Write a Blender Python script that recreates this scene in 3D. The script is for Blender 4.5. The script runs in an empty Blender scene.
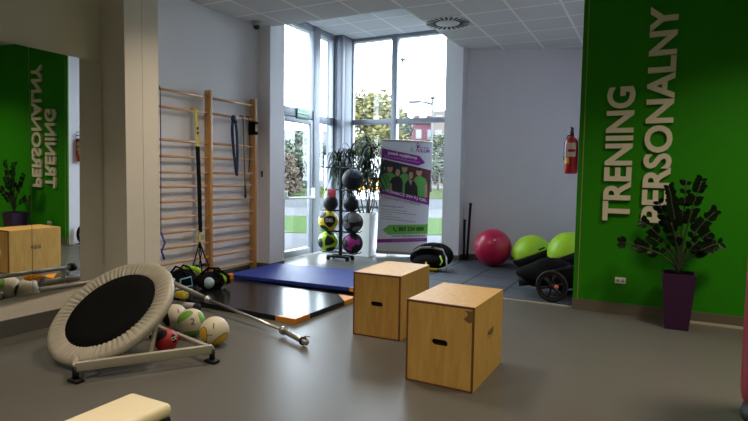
import bpy, bmesh, math, random
from math import pi, sin, cos, radians as R
from mathutils import Vector as V, Matrix, Euler
random.seed(7)
sc = bpy.context.scene
COL = sc.collection

# ------------------------------------------------------------------ materials
MATS = {}
def _new(name):
    m = bpy.data.materials.new(name); m.use_nodes = True
    nt = m.node_tree
    return m, nt, nt.nodes['Principled BSDF']
def mat(name, col, rough=.5, metal=0., noise=0., scale=30., bump=0., bscale=None, coat=0., spec=.5, emit=0., stretch=None):
    if name in MATS: return MATS[name]
    m, nt, b = _new(name)
    b.inputs['Base Color'].default_value = (*col, 1)
    b.inputs['Roughness'].default_value = rough
    b.inputs['Metallic'].default_value = metal
    b.inputs['Coat Weight'].default_value = coat
    b.inputs['Specular IOR Level'].default_value = spec
    if emit:
        b.inputs['Emission Color'].default_value = (*col, 1); b.inputs['Emission Strength'].default_value = emit
    tc = nt.nodes.new('ShaderNodeTexCoord')
    vec = tc.outputs['Object']
    if stretch:
        mp = nt.nodes.new('ShaderNodeMapping'); mp.inputs['Scale'].default_value = stretch
        nt.links.new(vec, mp.inputs['Vector']); vec = mp.outputs['Vector']
    n = nt.nodes.new('ShaderNodeTexNoise'); n.inputs['Scale'].default_value = scale; n.inputs['Detail'].default_value = 4
    nt.links.new(vec, n.inputs['Vector'])
    mx = nt.nodes.new('ShaderNodeMix'); mx.data_type = 'RGBA'
    k = noise or .04
    mx.inputs['A'].default_value = (*[c*(1-k) for c in col], 1)
    mx.inputs['B'].default_value = (*[min(1, c*(1+k)) for c in col], 1)
    nt.links.new(n.outputs['Fac'], mx.inputs['Factor'])
    nt.links.new(mx.outputs['Result'], b.inputs['Base Color'])
    if bump:
        n2 = nt.nodes.new('ShaderNodeTexNoise'); n2.inputs['Scale'].default_value = bscale or scale*3
        nt.links.new(vec, n2.inputs['Vector'])
        bp = nt.nodes.new('ShaderNodeBump'); bp.inputs['Strength'].default_value = bump; bp.inputs['Distance'].default_value = .01
        nt.links.new(n2.outputs['Fac'], bp.inputs['Height']); nt.links.new(bp.outputs['Normal'], b.inputs['Normal'])
    MATS[name] = m
    return m
def tile_mat(name, col, line, ox, oy, px, py, w=.012, rough=.85):
    m, nt, b = _new(name)
    tc = nt.nodes.new('ShaderNodeTexCoord'); mp = nt.nodes.new('ShaderNodeMapping')
    mp.vector_type = 'POINT'
    mp.inputs['Location'].default_value = (-ox, -oy, 0)
    nt.links.new(tc.outputs['Object'], mp.inputs['Vector'])
    br = nt.nodes.new('ShaderNodeTexBrick'); br.offset = 0; br.squash = 1
    br.inputs['Scale'].default_value = 1; br.inputs['Brick Width'].default_value = px; br.inputs['Row Height'].default_value = py
    br.inputs['Mortar Size'].default_value = w; br.inputs['Mortar Smooth'].default_value = .1
    br.inputs['Color1'].default_value = (*col, 1); br.inputs['Color2'].default_value = (*[c*.95 for c in col], 1)
    br.inputs['Mortar'].default_value = (*line, 1)
    nt.links.new(mp.outputs['Vector'], br.inputs['Vector'])
    nt.links.new(br.outputs['Color'], b.inputs['Base Color'])
    b.inputs['Roughness'].default_value = rough
    n2 = nt.nodes.new('ShaderNodeTexNoise'); n2.inputs['Scale'].default_value = 60
    bp = nt.nodes.new('ShaderNodeBump'); bp.inputs['Strength'].default_value = .15; bp.inputs['Distance'].default_value = .01
    nt.links.new(tc.outputs['Object'], n2.inputs['Vector'])
    nt.links.new(n2.outputs['Fac'], bp.inputs['Height']); nt.links.new(bp.outputs['Normal'], b.inputs['Normal'])
    return m
def floor_mat():
    m, nt, b = _new('vinyl_floor')
    tc = nt.nodes.new('ShaderNodeTexCoord')
    n = nt.nodes.new('ShaderNodeTexNoise'); n.inputs['Scale'].default_value = 140; n.inputs['Detail'].default_value = 3
    n1 = nt.nodes.new('ShaderNodeTexNoise'); n1.inputs['Scale'].default_value = 1.3; n1.inputs['Detail'].default_value = 5
    nt.links.new(tc.outputs['Object'], n.inputs['Vector']); nt.links.new(tc.outputs['Object'], n1.inputs['Vector'])
    mx = nt.nodes.new('ShaderNodeMix'); mx.data_type = 'RGBA'
    mx.inputs['A'].default_value = (.085, .082, .075, 1); mx.inputs['B'].default_value = (.15, .146, .134, 1)
    nt.links.new(n.outputs['Fac'], mx.inputs['Factor'])
    nt.links.new(mx.outputs['Result'], b.inputs['Base Color'])
    mr = nt.nodes.new('ShaderNodeMapRange'); mr.inputs['To Min'].default_value = .24; mr.inputs['To Max'].default_value = .42
    nt.links.new(n1.outputs['Fac'], mr.inputs['Value']); nt.links.new(mr.outputs['Result'], b.inputs['Roughness'])
    b.inputs['Specular IOR Level'].default_value = .11
    return m
def glass_mat():
    m = bpy.data.materials.new('window_glass'); m.use_nodes = True; nt = m.node_tree
    nt.nodes.clear()
    o = nt.nodes.new('ShaderNodeOutputMaterial'); t = nt.nodes.new('ShaderNodeBsdfTransparent'); g = nt.nodes.new('ShaderNodeBsdfGlossy')
    t.inputs['Color'].default_value = (.93, .95, .95, 1); g.inputs['Roughness'].default_value = .02
    lw = nt.nodes.new('ShaderNodeLayerWeight'); pw = nt.nodes.new('ShaderNodeMath'); pw.operation = 'POWER'; pw.inputs[1].default_value = 4
    nt.links.new(lw.outputs['Facing'], pw.inputs[0]); f = nt.nodes.new('ShaderNodeMath'); f.operation = 'MULTIPLY_ADD'; f.inputs[1].default_value = .5; f.inputs[2].default_value = .03; nt.links.new(pw.outputs[0], f.inputs[0])
    mx = nt.nodes.new('ShaderNodeMixShader')
    nt.links.new(f.outputs[0], mx.inputs[0]); nt.links.new(t.outputs[0], mx.inputs[1]); nt.links.new(g.outputs[0], mx.inputs[2])
    nt.links.new(mx.outputs[0], o.inputs[0])
    return m
def ply_mat():
    m, nt, b = _new('birch_plywood')
    tc = nt.nodes.new('ShaderNodeTexCoord'); mp = nt.nodes.new('ShaderNodeMapping'); mp.inputs['Scale'].default_value = (9, 9, 1.2)
    n = nt.nodes.new('ShaderNodeTexNoise'); n.inputs['Scale'].default_value = 3; n.inputs['Detail'].default_value = 6; n.inputs['Distortion'].default_value = .6
    nt.links.new(tc.outputs['Object'], mp.inputs['Vector']); nt.links.new(mp.outputs['Vector'], n.inputs['Vector'])
    cr = nt.nodes.new('ShaderNodeValToRGB')
    cr.color_ramp.elements[0].position = .25; cr.color_ramp.elements[0].color = (.52, .30, .075, 1)
    cr.color_ramp.elements[1].position = .75; cr.color_ramp.elements[1].color = (.66, .41, .125, 1)
    nt.links.new(n.outputs['Fac'], cr.inputs['Fac']); nt.links.new(cr.outputs['Color'], b.inputs['Base Color'])
    b.inputs['Roughness'].default_value = .5; b.inputs['Specular IOR Level'].default_value = .2
    return m
FLOOR = floor_mat(); GLASS = glass_mat(); PLY = ply_mat()
WALL = mat('warm_white_wall', (.83, .81, .86), .8, noise=.03, scale=3, bump=.05, bscale=160)
PIER = mat('cream_wall', (.76, .70, .62), .75, noise=.03, scale=3, bump=.05, bscale=160)
FRAME = mat('grey_window_frame', (.20, .215, .25), .45, metal=.2)
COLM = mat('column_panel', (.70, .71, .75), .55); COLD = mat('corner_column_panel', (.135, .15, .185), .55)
CEIL = tile_mat('ceiling_tiles', (.72, .72, .72), (.97, .97, .97), -3.05, 6.70, .64, .62, .018)
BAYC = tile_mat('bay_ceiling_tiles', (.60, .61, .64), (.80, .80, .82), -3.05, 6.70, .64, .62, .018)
GREEN = mat('green_paint', (.024, .235, .003), .6, noise=.05, scale=2, spec=.15)
BASEB = mat('vinyl_skirting', (.10, .095, .088), .5)
BASEG = mat('brown_grey_skirting', (.13, .115, .09), .5)
CREAM = mat('cream_letters', (.72, .66, .54), .55)
BLACK = mat('black_rubber', (.012, .012, .014), .55, spec=.25, noise=.2)
BLACKM = mat('black_metal', (.014, .014, .016), .4, metal=.2, spec=.3)
BLKFAB = mat('black_fabric', (.005, .005, .006), .85, spec=.08, noise=.2, scale=200, bump=.2)
STEEL = mat('brushed_steel', (.55, .53, .50), .3, metal=1, noise=.1, scale=80)
GREYM = mat('grey_painted_steel', (.26, .25, .23), .45, metal=.3)
SILV = mat('silver_painted_steel', (.40, .37, .31), .42, metal=.35)
VINYL = mat('grey_vinyl_skirt', (.38, .35, .29), .38, noise=.08, scale=25, bump=.1, bscale=60)
WOOD = mat('varnished_pine', (.56, .29, .10), .38, noise=.22, scale=4, stretch=(12, 12, 1.2))
RUNG = mat('pine_rung', (.66, .40, .20), .4, noise=.2, scale=5, stretch=(9, 1, 9))
EDGE = mat('plywood_edge', (.16, .055, .018), .6, noise=.3, scale=60)
SLOT_SHADE = mat('box_inside_shade', (.02, .014, .01), .9)  # shade inside the hollow plyo boxes, put into the colour
BLUE = mat('blue_mat_vinyl', (.022, .045, .28), .5, spec=.2, noise=.08, scale=3, bump=.06, bscale=14)
BLKV = mat('black_mat_vinyl', (.012, .012, .014), .2, spec=.35, noise=.2, scale=6, bump=.12, bscale=9)
ORANGE = mat('orange_vinyl', (.80, .30, .015), .4)
PUZZ = tile_mat('puzzle_mat_foam', (.065, .078, .10), (.010, .011, .014), -2.9, 6.6, .62, .62, .018, .7)
WHITE = mat('white_plastic', (.75, .75, .73), .4)
PLANTER = mat('white_planter', (.70, .70, .72), .4)
PURPLE = mat('purple_pot', (.042, .008, .052), .4)
SOIL = mat('potting_soil', (.02, .014, .01), .95, noise=.4, scale=80, bump=.6)
LEAFZ = mat('dark_green_leaf', (.005, .011, .004), .4, spec=.15, noise=.3, scale=20)
LEAFD = mat('long_green_leaf', (.016, .034, .014), .55, spec=.2, noise=.3, scale=20)
STEMM = mat('plant_stem', (.03, .05, .018), .6)
CANE = mat('brown_cane', (.10, .07, .04), .8, noise=.3)
RED = mat('red_paint', (.42, .012, .018), .35)
REDV = mat('red_vinyl', (.27, .004, .012), .45)
PINKB = mat('crimson_ball', (.55, .012, .075), .32, coat=.2)
LIME = mat('lime_rubber', (.40, .72, .02), .4)
YELL = mat('yellow_rubber', (.72, .55, .02), .45)
WBALL = mat('white_ball_rubber', (.62, .56, .44), .5, bump=.1, bscale=300)
GRNP = mat('green_ball_panel', (.16, .38, .05), .5)
YELP = mat('yellow_ball_panel', (.68, .40, .03), .5)
REDB = mat('red_ball_rubber', (.42, .014, .012), .5, bump=.1, bscale=300)
MAGE = mat('magenta_rubber', (.38, .015, .26), .45)
GREYB = mat('grey_rubber', (.14, .145, .16), .5)
LBLUE = mat('light_blue_trim', (.16, .40, .60), .5)
NAVY = mat('navy_band', (.018, .035, .10), .55)
BEIGE = mat('beige_upholstery', (.72, .62, .42), .5, bump=.06, bscale=200)
MIRR = mat('mirror_glass', (.86, .87, .85), .0, metal=1)
bpy.data.materials['mirror_glass'].node_tree.nodes['Principled BSDF'].inputs['Roughness'].default_value = 0
BPURP = mat('banner_purple', (.22, .008, .24), .5)
BGREEN = mat('banner_green', (.13, .44, .06), .5)
BWHITE = mat('banner_white', (.60, .60, .66), .5)
BDARK = mat('banner_dark', (.02, .018, .024), .6)
BTEXT = mat('banner_text_grey', (.12, .11, .14), .6)
BMAROON = mat('banner_maroon', (.10, .02, .03), .6)
SKIN = mat('banner_skin', (.45, .27, .19), .6)
HAIR = mat('banner_hair', (.03, .02, .015), .6)
TSHIRT = mat('banner_shirt', (.10, .36, .08), .6)
SIGNG = mat('sign_green', (.03, .20, .11), .5)
SIGNW = mat('sign_pale', (.55, .75, .60), .5)

# ------------------------------------------------------------------ mesh builder
class MB:
    def __init__(s): s.bm = bmesh.new(); s.mats = []
    def _mi(s, m):
        if m is None: return 0
        if m not in s.mats: s.mats.append(m)
        return s.mats.index(m)
    def _fin(s, verts, M, m, smooth=False):
        if M is not None: bmesh.ops.transform(s.bm, matrix=M, verts=verts)
        i = s._mi(m)
        fs = {f for v in verts for f in v.link_faces}
        for f in fs: f.material_index = i; f.smooth = smooth
        return verts
    def box(s, lo, hi, m=None, bev=0, M=None, seg=2):
        g = bmesh.ops.create_cube(s.bm, size=1)['verts']
        lo, hi = V(lo), V(hi)
        T = Matrix.Translation((lo+hi)/2) @ Matrix.Diagonal((*(hi-lo), 1))
        bmesh.ops.transform(s.bm, matrix=T, verts=g)
        if bev:
            es = {e for v in g for e in v.link_edges}
            r = bmesh.ops.bevel(s.bm, geom=list(es), offset=bev, segments=seg, affect='EDGES', profile=.5)
            g = r['verts']
            # collect the island
            seen = set(g); st = list(g)
            while st:
                v = st.pop()
                for e in v.link_edges:
                    o = e.other_vert(v)
                    if o not in seen: seen.add(o); st.append(o)
            g = list(seen)
        return s._fin(g, M, m, bool(bev))
    def cyl(s, a, b, r, r2=None, m=None, n=20, smooth=True):
        a, b = V(a), V(b); d = b-a
        g = bmesh.ops.create_cone(s.bm, cap_ends=True, segments=n, radius1=r, radius2=r if r2 is None else r2, depth=d.length)['verts']
        M = Matrix.Translation((a+b)/2) @ d.to_track_quat('Z', 'Y').to_matrix().to_4x4()
        return s._fin(g, M, m, smooth)
    def sph(s, c, r, m=None, n=32, M=None):
        g = bmesh.ops.create_uvsphere(s.bm, u_segments=n, v_segments=max(8, n//2), radius=1)['verts']
        rr = r if hasattr(r, '__len__') else (r, r, r)
        T = Matrix.Translation(c) @ (M or Matrix.Identity(4)) @ Matrix.Diagonal((*rr, 1))
        return s._fin(g, T, m, True)
    def lathe(s, prof, m=None, n=32, M=None, cap=True, smooth=True):
        rings = []
        for r, z in prof:
            rings.append([s.bm.verts.new((r*cos(2*pi*i/n), r*sin(2*pi*i/n), z)) for i in range(n)])
        for A, B in zip(rings, rings[1:]):
            for i in range(n): s.bm.faces.new((A[i], A[(i+1) % n], B[(i+1) % n], B[i]))
        if cap:
            if prof[0][0] > 1e-4: s.bm.faces.new(rings[0][::-1])
            if prof[-1][0] > 1e-4: s.bm.faces.new(rings[-1])
        return s._fin([v for q in rings for v in q], M, m, smooth)
    def tube(s, pts, r, m=None, n=10, closed=False, flat=1.):
        pts = [V(p) for p in pts]; N = len(pts); rings = []
        up = None
        for i, p in enumerate(pts):
            if closed: t = pts[(i+1) % N]-pts[i-1]
            else: t = pts[min(i+1, N-1)]-pts[max(i-1, 0)]
            t.normalize()
            if up is None:
                up = V((0, 0, 1)) if abs(t.z) < .9 else V((1, 0, 0))
            x = up-t*up.dot(t); x.normalize(); y = t.cross(x); up = x
            rr = r(i/(N-1)) if callable(r) else r
            rings.append([s.bm.verts.new(p+x*rr*cos(2*pi*k/n)+y*rr*flat*sin(2*pi*k/n)) for k in range(n)])
        prs = list(zip(rings, rings[1:]))+([(rings[-1], rings[0])] if closed else [])
        for A, B in prs:
            for k in range(n): s.bm.faces.new((A[k], A[(k+1) % n], B[(k+1) % n], B[k]))
        if not closed: s.bm.faces.new(rings[0][::-1]); s.bm.faces.new(rings[-1])
        return s._fin([v for q in rings for v in q], None, m, True)
    def prism(s, poly, z0, z1, m=None, M=None, smooth=False):
        a = [s.bm.verts.new((x, y, z0)) for x, y in poly]; b = [s.bm.verts.new((x, y, z1)) for x, y in poly]
        n = len(poly)
        s.bm.faces.new(a[::-1]); s.bm.faces.new(b)
        for i in range(n): s.bm.faces.new((a[i], a[(i+1) % n], b[(i+1) % n], b[i]))
        return s._fin(a+b, M, m, smooth)
    def quad(s, pts, m=None):
        v = [s.bm.verts.new(p) for p in pts]; s.bm.faces.new(v)
        return s._fin(v, None, m)
    def build(s, name, m=None, parent=None, loc=None, sub=0):
        bmesh.ops.recalc_face_normals(s.bm, faces=s.bm.faces[:])
        me = bpy.data.meshes.new(name); s.bm.to_mesh(me); s.bm.free()
        for q in ([m] if m is not None else s.mats): me.materials.append(q)
        return link(name, me, parent, loc)
def link(name, me, parent=None, loc=None):
    o = bpy.data.objects.new(name, me); COL.objects.link(o)
    if parent is not None: o.parent = parent
    if loc is not None: o.location = loc
    return o
def tag(o, label, cat, group=None, kind=None):
    o['label'] = label; o['category'] = cat
    if group: o['group'] = group
    if kind: o['kind'] = kind
    return o
def thing(name, label, cat, loc=(0, 0, 0), rz=0, group=None):
    o = bpy.data.objects.new(name, None); COL.objects.link(o); o.empty_display_size = .1
    o.location = loc; o.rotation_euler = (0, 0, rz)
    return tag(o, label, cat, group)
def struct(o, label=None):
    o['kind'] = 'structure'
    if label: o['label'] = label
    return o
def sbox(name, lo, hi, m, label=None, bev=0):
    b = MB(); b.box(lo, hi, m, bev); return struct(b.build(name), label)
def dup(root, loc, rot=None, label=None):
    r = root.copy(); COL.objects.link(r); r.location = loc
    if rot is not None: r.rotation_euler = rot
    if label: r['label'] = label
    for ch in list(root.children):
        c = ch.copy(); COL.objects.link(c); c.parent = r
        for g in ch.children:
            d = g.copy(); COL.objects.link(d); d.parent = c
    return r
def text_mesh(txt, size=1., bold=0., extrude=0., align='LEFT', shear=0.):
    cu = bpy.data.curves.new('lettering_curve', 'FONT'); cu.body = txt; cu.size = size; cu.offset = bold; cu.extrude = extrude
    cu.align_x = align; cu.shear = shear; cu.resolution_u = 4
    o = bpy.data.objects.new('lettering_temp', cu); COL.objects.link(o)
    dg = bpy.context.evaluated_depsgraph_get(); dg.update()
    me = bpy.data.meshes.new_from_object(o.evaluated_get(dg))
    bpy.data.objects.remove(o); bpy.data.curves.remove(cu)
    return me
def fit_text(me, x0, y0, x1, y1, keep=False):
    xs = [v.co.x for v in me.vertices]; ys = [v.co.y for v in me.vertices]
    ax, bx, ay, by = min(xs), max(xs), min(ys), max(ys)
    sx = (x1-x0)/(bx-ax); sy = (y1-y0)/(by-ay)
    for v in me.vertices: v.co.x = x0+(v.co.x-ax)*sx; v.co.y = y0+(v.co.y-ay)*sy
    return me
def put_text(name, me, m, M, parent=None):
    me.transform(M); me.materials.clear(); me.materials.append(m)
    return link(name, me, parent)

# ------------------------------------------------------------------ the setting
LX = -5.08            # plane of the mirror wall
BX = -5.45            # plane of the wall-bar wall
H = 3.72              # suspended ceiling
GY = 6.49             # green wall
sbox('floor', (-6.3, -2.6, -.12), (3.2, 10.6, 0), FLOOR, 'grey vinyl floor of the gym')
sbox('wall_left', (-5.4, -2.6, 0), (LX, 3.68, H), PIER)
sbox('baseboard_left', (LX, -2.6, 0), (LX+.018, 3.68, .155), BASEB)
b = MB()
b.box((-5.7, 3.68, 0), (-4.70, 3.885, H), PIER); b.box((-5.7, 3.889, 0), (-4.70, 4.09, H), PIER); b.box((-5.7, 3.70, 0), (-4.706, 4.05, H), PIER)
struct(b.build('wall_pier'), 'cream pier between the mirror and the wall bars')
sbox('wall_recess', (-5.9, 4.09, 0), (BX, 6.63, H+.6), WALL, 'white wall behind the wall bars')
sbox('baseboard_recess', (BX, 4.09, 0), (BX+.015, 6.63, .1), BASEB)
sbox('wall_pilaster', (-5.95, 6.63, 0), (-5.22, 6.985, 4.4), WALL, 'white pilaster beside the glass door')
b = MB(); b.box((BX+.015, 6.615, 0), (-5.205, 6.63, .1), BASEG); b.box((-5.22, 6.63, 0), (-5.205, 6.985, .1), BASEG)
struct(b.build('baseboard_pilaster'))
sbox('wall_jamb', (-6.0, 6.985, 0), (-5.66, 7.45, 4.4), COLM)
b = MB()
b.box((-5.84, 9.205, 0), (-5.495, 9.75, 4.4), COLD); b.box((-5.745, 9.195, 0), (-5.61, 9.3, 4.4), COLD, .006); b.box((-5.602, 9.195, 0), (-5.48, 9.3, 4.4), COLD, .006)
b.box((-5.56, 9.306, 0), (-5.48, 9.7, 4.4), COLD, .006)
struct(b.build('wall_corner_column'), 'pale panelled corner column between the door and the wide window')
sbox('wall_window_pilaster', (-3.315, 9.1, 0), (-3.0, 9.95, 4.4), COLM, 'pale pilaster between the wide window and the back wall')
# back wall, skewed
p0 = V((-3.0, 9.35, 0)); p1 = V((-.55, 10.24, 0)); d = (p1-p0).normalized(); nrm = V((-d.y, d.x, 0))
b = MB(); b.prism([tuple(p0.xy), tuple(p1.xy), tuple((p1+nrm*.2).xy), tuple((p0+nrm*.5).xy)], 0, H+.1, WALL); struct(b.build('wall_back'), 'white back wall of the stretching corner')
b = MB(); q = nrm*-.015; b.prism([tuple((p0+q).xy), tuple((p1+q).xy), tuple(p1.xy), tuple(p0.xy)], 0, .1, BASEB); b.box((-3.35, 9.085, 0), (-2.985, 9.1, .1), BASEB); b.box((-3.0, 9.1, 0), (-2.985, 9.35, .1), BASEB)
struct(b.build('baseboard_back'))
# green wall
sbox('wall_green', (-.76, GY, 0), (3.2, GY+.03, H), GREEN, 'green wall carrying the upright lettering')
sbox('wall_alcove', (-.76, GY+.03, 0), (-.6, 10.3, H), WALL, 'white side wall behind the green wall')
sbox('trim_1', (-.712, GY-.004, .1), (-.704, GY, H), mat('gold_bead', (.35, .33, .18), .4), 'thin pale bead running up the green wall')
b = MB(); b.box((-.765, GY-.018, 0), (3.0, GY, .125), BASEG); struct(b.build('baseboard_green'))
sbox('trim_2', (.40, GY-.022, 0), (3.0, GY-.018, .028), mat('pale_skirting_lip', (.5, .45, .36), .5), 'pale lip along the skirting right of the purple pot')
sbox('wall_right', (3.0, -2.6, 0), (3.2, GY, H), GREEN)
sbox('wall_rear', (-5.4, -2.8, 0), (3.2, -2.6, H), mat('bounce_cut_grey', (.10, .10, .10), .8))  # unseen rear wall, its dark colour chosen to cut bounced light
# ceilings
b = MB()
b.box((-5.9, -2.8, H), (3.2, 6.70, H+.7), CEIL); b.box((-3.05, 6.70, H), (-.5, 10.5, H+.7), CEIL)
struct(b.build('ceiling'), 'suspended tiled ceiling')
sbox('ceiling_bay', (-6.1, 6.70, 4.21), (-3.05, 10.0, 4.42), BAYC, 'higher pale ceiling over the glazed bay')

# ---- door wall (plane x = -5.7)
DX = -5.7
def bar(b, y0, y1, z0, z1, dx=.07, off=0., m=FRAME): b.box((DX-dx/2+off, y0, z0), (DX+dx/2+off, y1, z1), m, .006)
wd = bpy.data.objects.new('window_1', None); COL.objects.link(wd); struct(wd, 'tall glazing around the glass door')
b = MB()
bar(b, 7.44, 7.50, 0, 4.32, .10); bar(b, 8.44, 8.66, 0, 4.32, .13); bar(b, 7.1, 9.25, 4.11, 4.21, .10)
bar(b, 7.44, 8.45, 2.50, 2.66, .10); bar(b, 8.66, 9.22, 2.46, 2.60, .09); bar(b, 8.66, 9.22, 0, .12, .09); bar(b, 9.15, 9.22, 0, 4.32, .09)
b.build('window_frame', None, wd)
for y0, y1, z0, z1 in ((7.49, 8.45, 2.65, 4.11), (8.65, 9.17, 2.6, 4.11), (8.65, 9.17, .11, 2.47)):
    b = MB(); b.box((DX-.004, y0, z0), (DX+.004, y1, z1)); b.build('pane', GLASS, wd)
dr = bpy.data.objects.new('door_1', None); COL.objects.link(dr); struct(dr, 'grey glazed exit door with a push bar')
b = MB()
for y0, y1, z0, z1 in ((7.505, 7.585, .012, 2.49), (8.355, 8.435, .012, 2.49), (7.57, 8.37, .012, .13), (7.57, 8.37, 2.40, 2.49)): bar(b, y0, y1, z0, z1, .07, .02)
b.build('door_frame', None, dr)
b = MB(); b.box((DX+.016, 7.58, .12), (DX+.024, 8.36, 2.41)); b.build('pane', GLASS, dr)
b = MB()
b.box((DX+.05, 7.52, 1.04), (DX+.12, 7.58, 1.20), WHITE, .01); b.box((DX+.05, 8.37, 1.04), (DX+.12, 8.43, 1.24), WHITE, .01)
b.tube([(DX+.11, 7.54, 1.07), (DX+.15, 7.6, 1.07), (DX+.15, 8.35, 1.07), (DX+.11, 8.41, 1.07)], .019, WHITE)
b.build('push_bar', None, dr)
b = MB(); b.box((DX-.08, 7.44, 0), (DX+.08, 9.2, .012), STEEL); struct(b.build('trim_3'), 'metal threshold under the glass door')
# ---- wide window (plane y = 9.75)
WY = 9.64
wd2 = bpy.data.objects.new('window_2', None); COL.objects.link(wd2); struct(wd2, 'wide window behind the roll-up banner')
b = MB()
def hb(x0, x1, z0, z1, dy=.09): b.box((x0, WY-dy/2, z0), (x1, WY+dy/2, z1), FRAME, .006)
hb(-5.5, -3.3, 4.15, 4.21); hb(-5.5, -3.3, 2.50, 2.60); hb(-4.60, -4.48, .1, 4.2, .14); hb(-5.5, -3.3, 0, .12); hb(-5.52, -5.46, 0, 4.21); hb(-3.40, -3.33, 0, 4.21)
b.build('window_frame', None, wd2)
for x0, x1 in ((-5.47, -4.59), (-4.49, -3.39)):
    for z0, z1 in ((.11, 2.51), (2.59, 4.18)):
        b = MB(); b.box((x0, WY-.004, z0), (x1, WY+.004, z1)); b.build('pane', GLASS, wd2)

# ------------------------------------------------------------------ mirror
mr = thing('large_mirror', 'large frameless wall mirror in two panels left of the cream pier', 'mirror', (LX, 3.675, 0), R(1.85)); mr.rotation_euler = (0, R(.75), R(1.85))
for i, (a, c) in enumerate(((-.74, -.0), (-4.2, -.745))):
    b = MB(); b.box((.004+.0001, a, .356), (.010, c, 2.592)); b.build('mirror_panel', MIRR, mr)
b = MB(); b.prism([(-.005, -.0), (.004, 0), (.004, -4.2), (-.15, -4.2)], .36, 2.588, GREYM); b.build('backing', None, mr)

# ------------------------------------------------------------------ wall lettering
def wall_word(txt, x0, x1, z0, z1, label):
    me = text_mesh(txt, 1., .028, .02)
    fit_text(me, 0, 0, z1-z0, x1-x0)
    M = Matrix(((0, -1, 0, x1), (0, 0, -1, GY-.02), (1, 0, 0, z0), (0, 0, 0, 1)))
    for v in me.vertices: v.co.z = v.co.z*.9
    o = put_text('raised_lettering', me, CREAM, M)
    return tag(o, label, 'lettering', 'raised words on the green wall')
wall_word('TRENING', -.484, -.205, 1.036, 2.49, 'raised cream word TRENING running up the green wall')
wall_word('PERSONALNY', -.10, .165, 1.036, 3.30, 'raised cream word PERSONALNY running up the green wall')

# ------------------------------------------------------------------ wall bars
wb = thing('stall_bars', 'varnished pine wall bars on the white wall behind the blue mat', 'wall bars', (BX+.002, 4.535, 0))
for y in (.02, .96, 1.88):
    b = MB(); b.box((.03, y-.022, 0), (.135, y+.022, 2.60), None, .004); b.build('upright', WOOD, wb)
zs = (2.50, 2.29, 1.89, 1.69, 1.49, 1.31, 1.122, .92, .735, .54, .345, .152)
for z in zs:
    for y0, y1 in ((.03, .95), (.97, 1.87)):
        b = MB(); b.cyl((.09, y0, z), (.09, y1, z), .017, n=12); o = b.build('rung', RUNG, wb)
for y in (.02, .96, 1.88):
    for z in (.35, 2.25):
        b = MB(); b.box((.0, y+.022, z), (.06, y+.075, z+.03)); b.build('bracket', BLACKM, wb)

# suspension trainer
t = thing('suspension_trainer', 'black and yellow suspension trainer hanging from the wall bars', 'trainer', (BX+.11, 5.235, 2.33))
def strap(pts, w, th, m, name, par):
    b = MB(); pts = [V(p) for p in pts]
    for a, c in zip(pts, pts[1:]):
        dd = (c-a).normalized(); sd = V((0, 1, 0)); sd = (sd-dd*sd.dot(dd)).normalized(); nn = dd.cross(sd)
        Mx = Matrix((( *sd, 0), (*nn, 0), (*dd, 0), (0, 0, 0, 1))).transposed(); Mx.translation = (a+c)/2
        L = (c-a).length
        b.box((-w/2, -th/2, -L/2-.004), (w/2, th/2, L/2+.004), m, 0, Mx)
    return b.build(name, None, par)
yl = strap([(-.05, -.02, -.01), (-.02, -.02, .0), (.025, -.02, -.03), (.035, 0, -.5)], .042, .012, YELL, 'yellow_strap', t); yl['label'] = 'yellow anchor strap'
for zz in (-.28, -.34):
    b = MB(); b.box((.024, -.015, zz), (.042, .015, zz+.035), BLACK); b.build('strap_print', None, yl)
strap([(.035, 0, -.5), (.05, .01, -1.0), (.06, .015, -1.62)], .055, .018, BLKFAB, 'main_strap', t)
ys = strap([(.06, .0, -1.6), (.06, .0, -1.76)], .03, .012, YELL, 'lower_loop', t); ys['label'] = 'yellow lower loop'
for s in (-1, 1):
    b = MB()
    b.tube([(.06, 0, -1.74), (.07, s*.09, -1.97), (.075, s*.14, -2.06)], .008, BLKFAB, 6)
    b.tube([(.06, 0, -1.74), (.07, -s*.02, -1.9), (.075, s*.02, -2.06)], .008, BLKFAB, 6)
    b.tube([(.075, s*.02, -2.06), (.075, s*.02, -2.14), (.075, s*.08, -2.25), (.075, s*.14, -2.14), (.075, s*.14, -2.06)], .009, BLKFAB, 6)
    b.build('foot_cradle', None, t)
    b = MB(); b.cyl((.075, s*.0+.015*s, -2.06), (.075, s*.145, -2.06), .018); b.build('handle', BLACK, t)
# bands
b = MB()
pts = []
for i in range(25):
    a = i/24*2*pi; pts.append((BX+.14+.01*sin(2*a), 5.93+.042*sin(a)+.06*(1-cos(a))/2, 1.86+.40*cos(a)))
b.tube(pts, .022, NAVY, 8, True, .35)
b.sph((BX+.14, 5.93, 2.26), (.035, .05, .055), NAVY, 16); b.sph((BX+.14, 5.95, 2.22), (.04, .045, .03), NAVY, 12)
tag(b.build('resistance_band'), 'navy looped resistance band knotted over the right-hand wall bars', 'band')
b = MB()
b.tube([(BX+.07, 6.13, 2.325), (BX+.12, 6.13, 2.32), (BX+.135, 6.13, 2.27), (BX+.13, 6.15, 1.9), (BX+.13, 6.17, 1.45), (BX+.13, 6.18, 1.3)], .007, BLKFAB, 6)
b.cyl((BX+.13, 6.18, 1.31), (BX+.13, 6.185, 1.13), .016, m=BLACK)
b.tube([(BX+.07, 6.27, 2.325), (BX+.12, 6.27, 2.32), (BX+.135, 6.27, 2.2), (BX+.13, 6.29, 1.8), (BX+.135, 6.25, 1.5)], .007, BLKFAB, 6)
tag(b.build('exercise_tube'), 'thin black exercise tube with handle hanging beside the navy band', 'tube')
b = MB()
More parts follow.
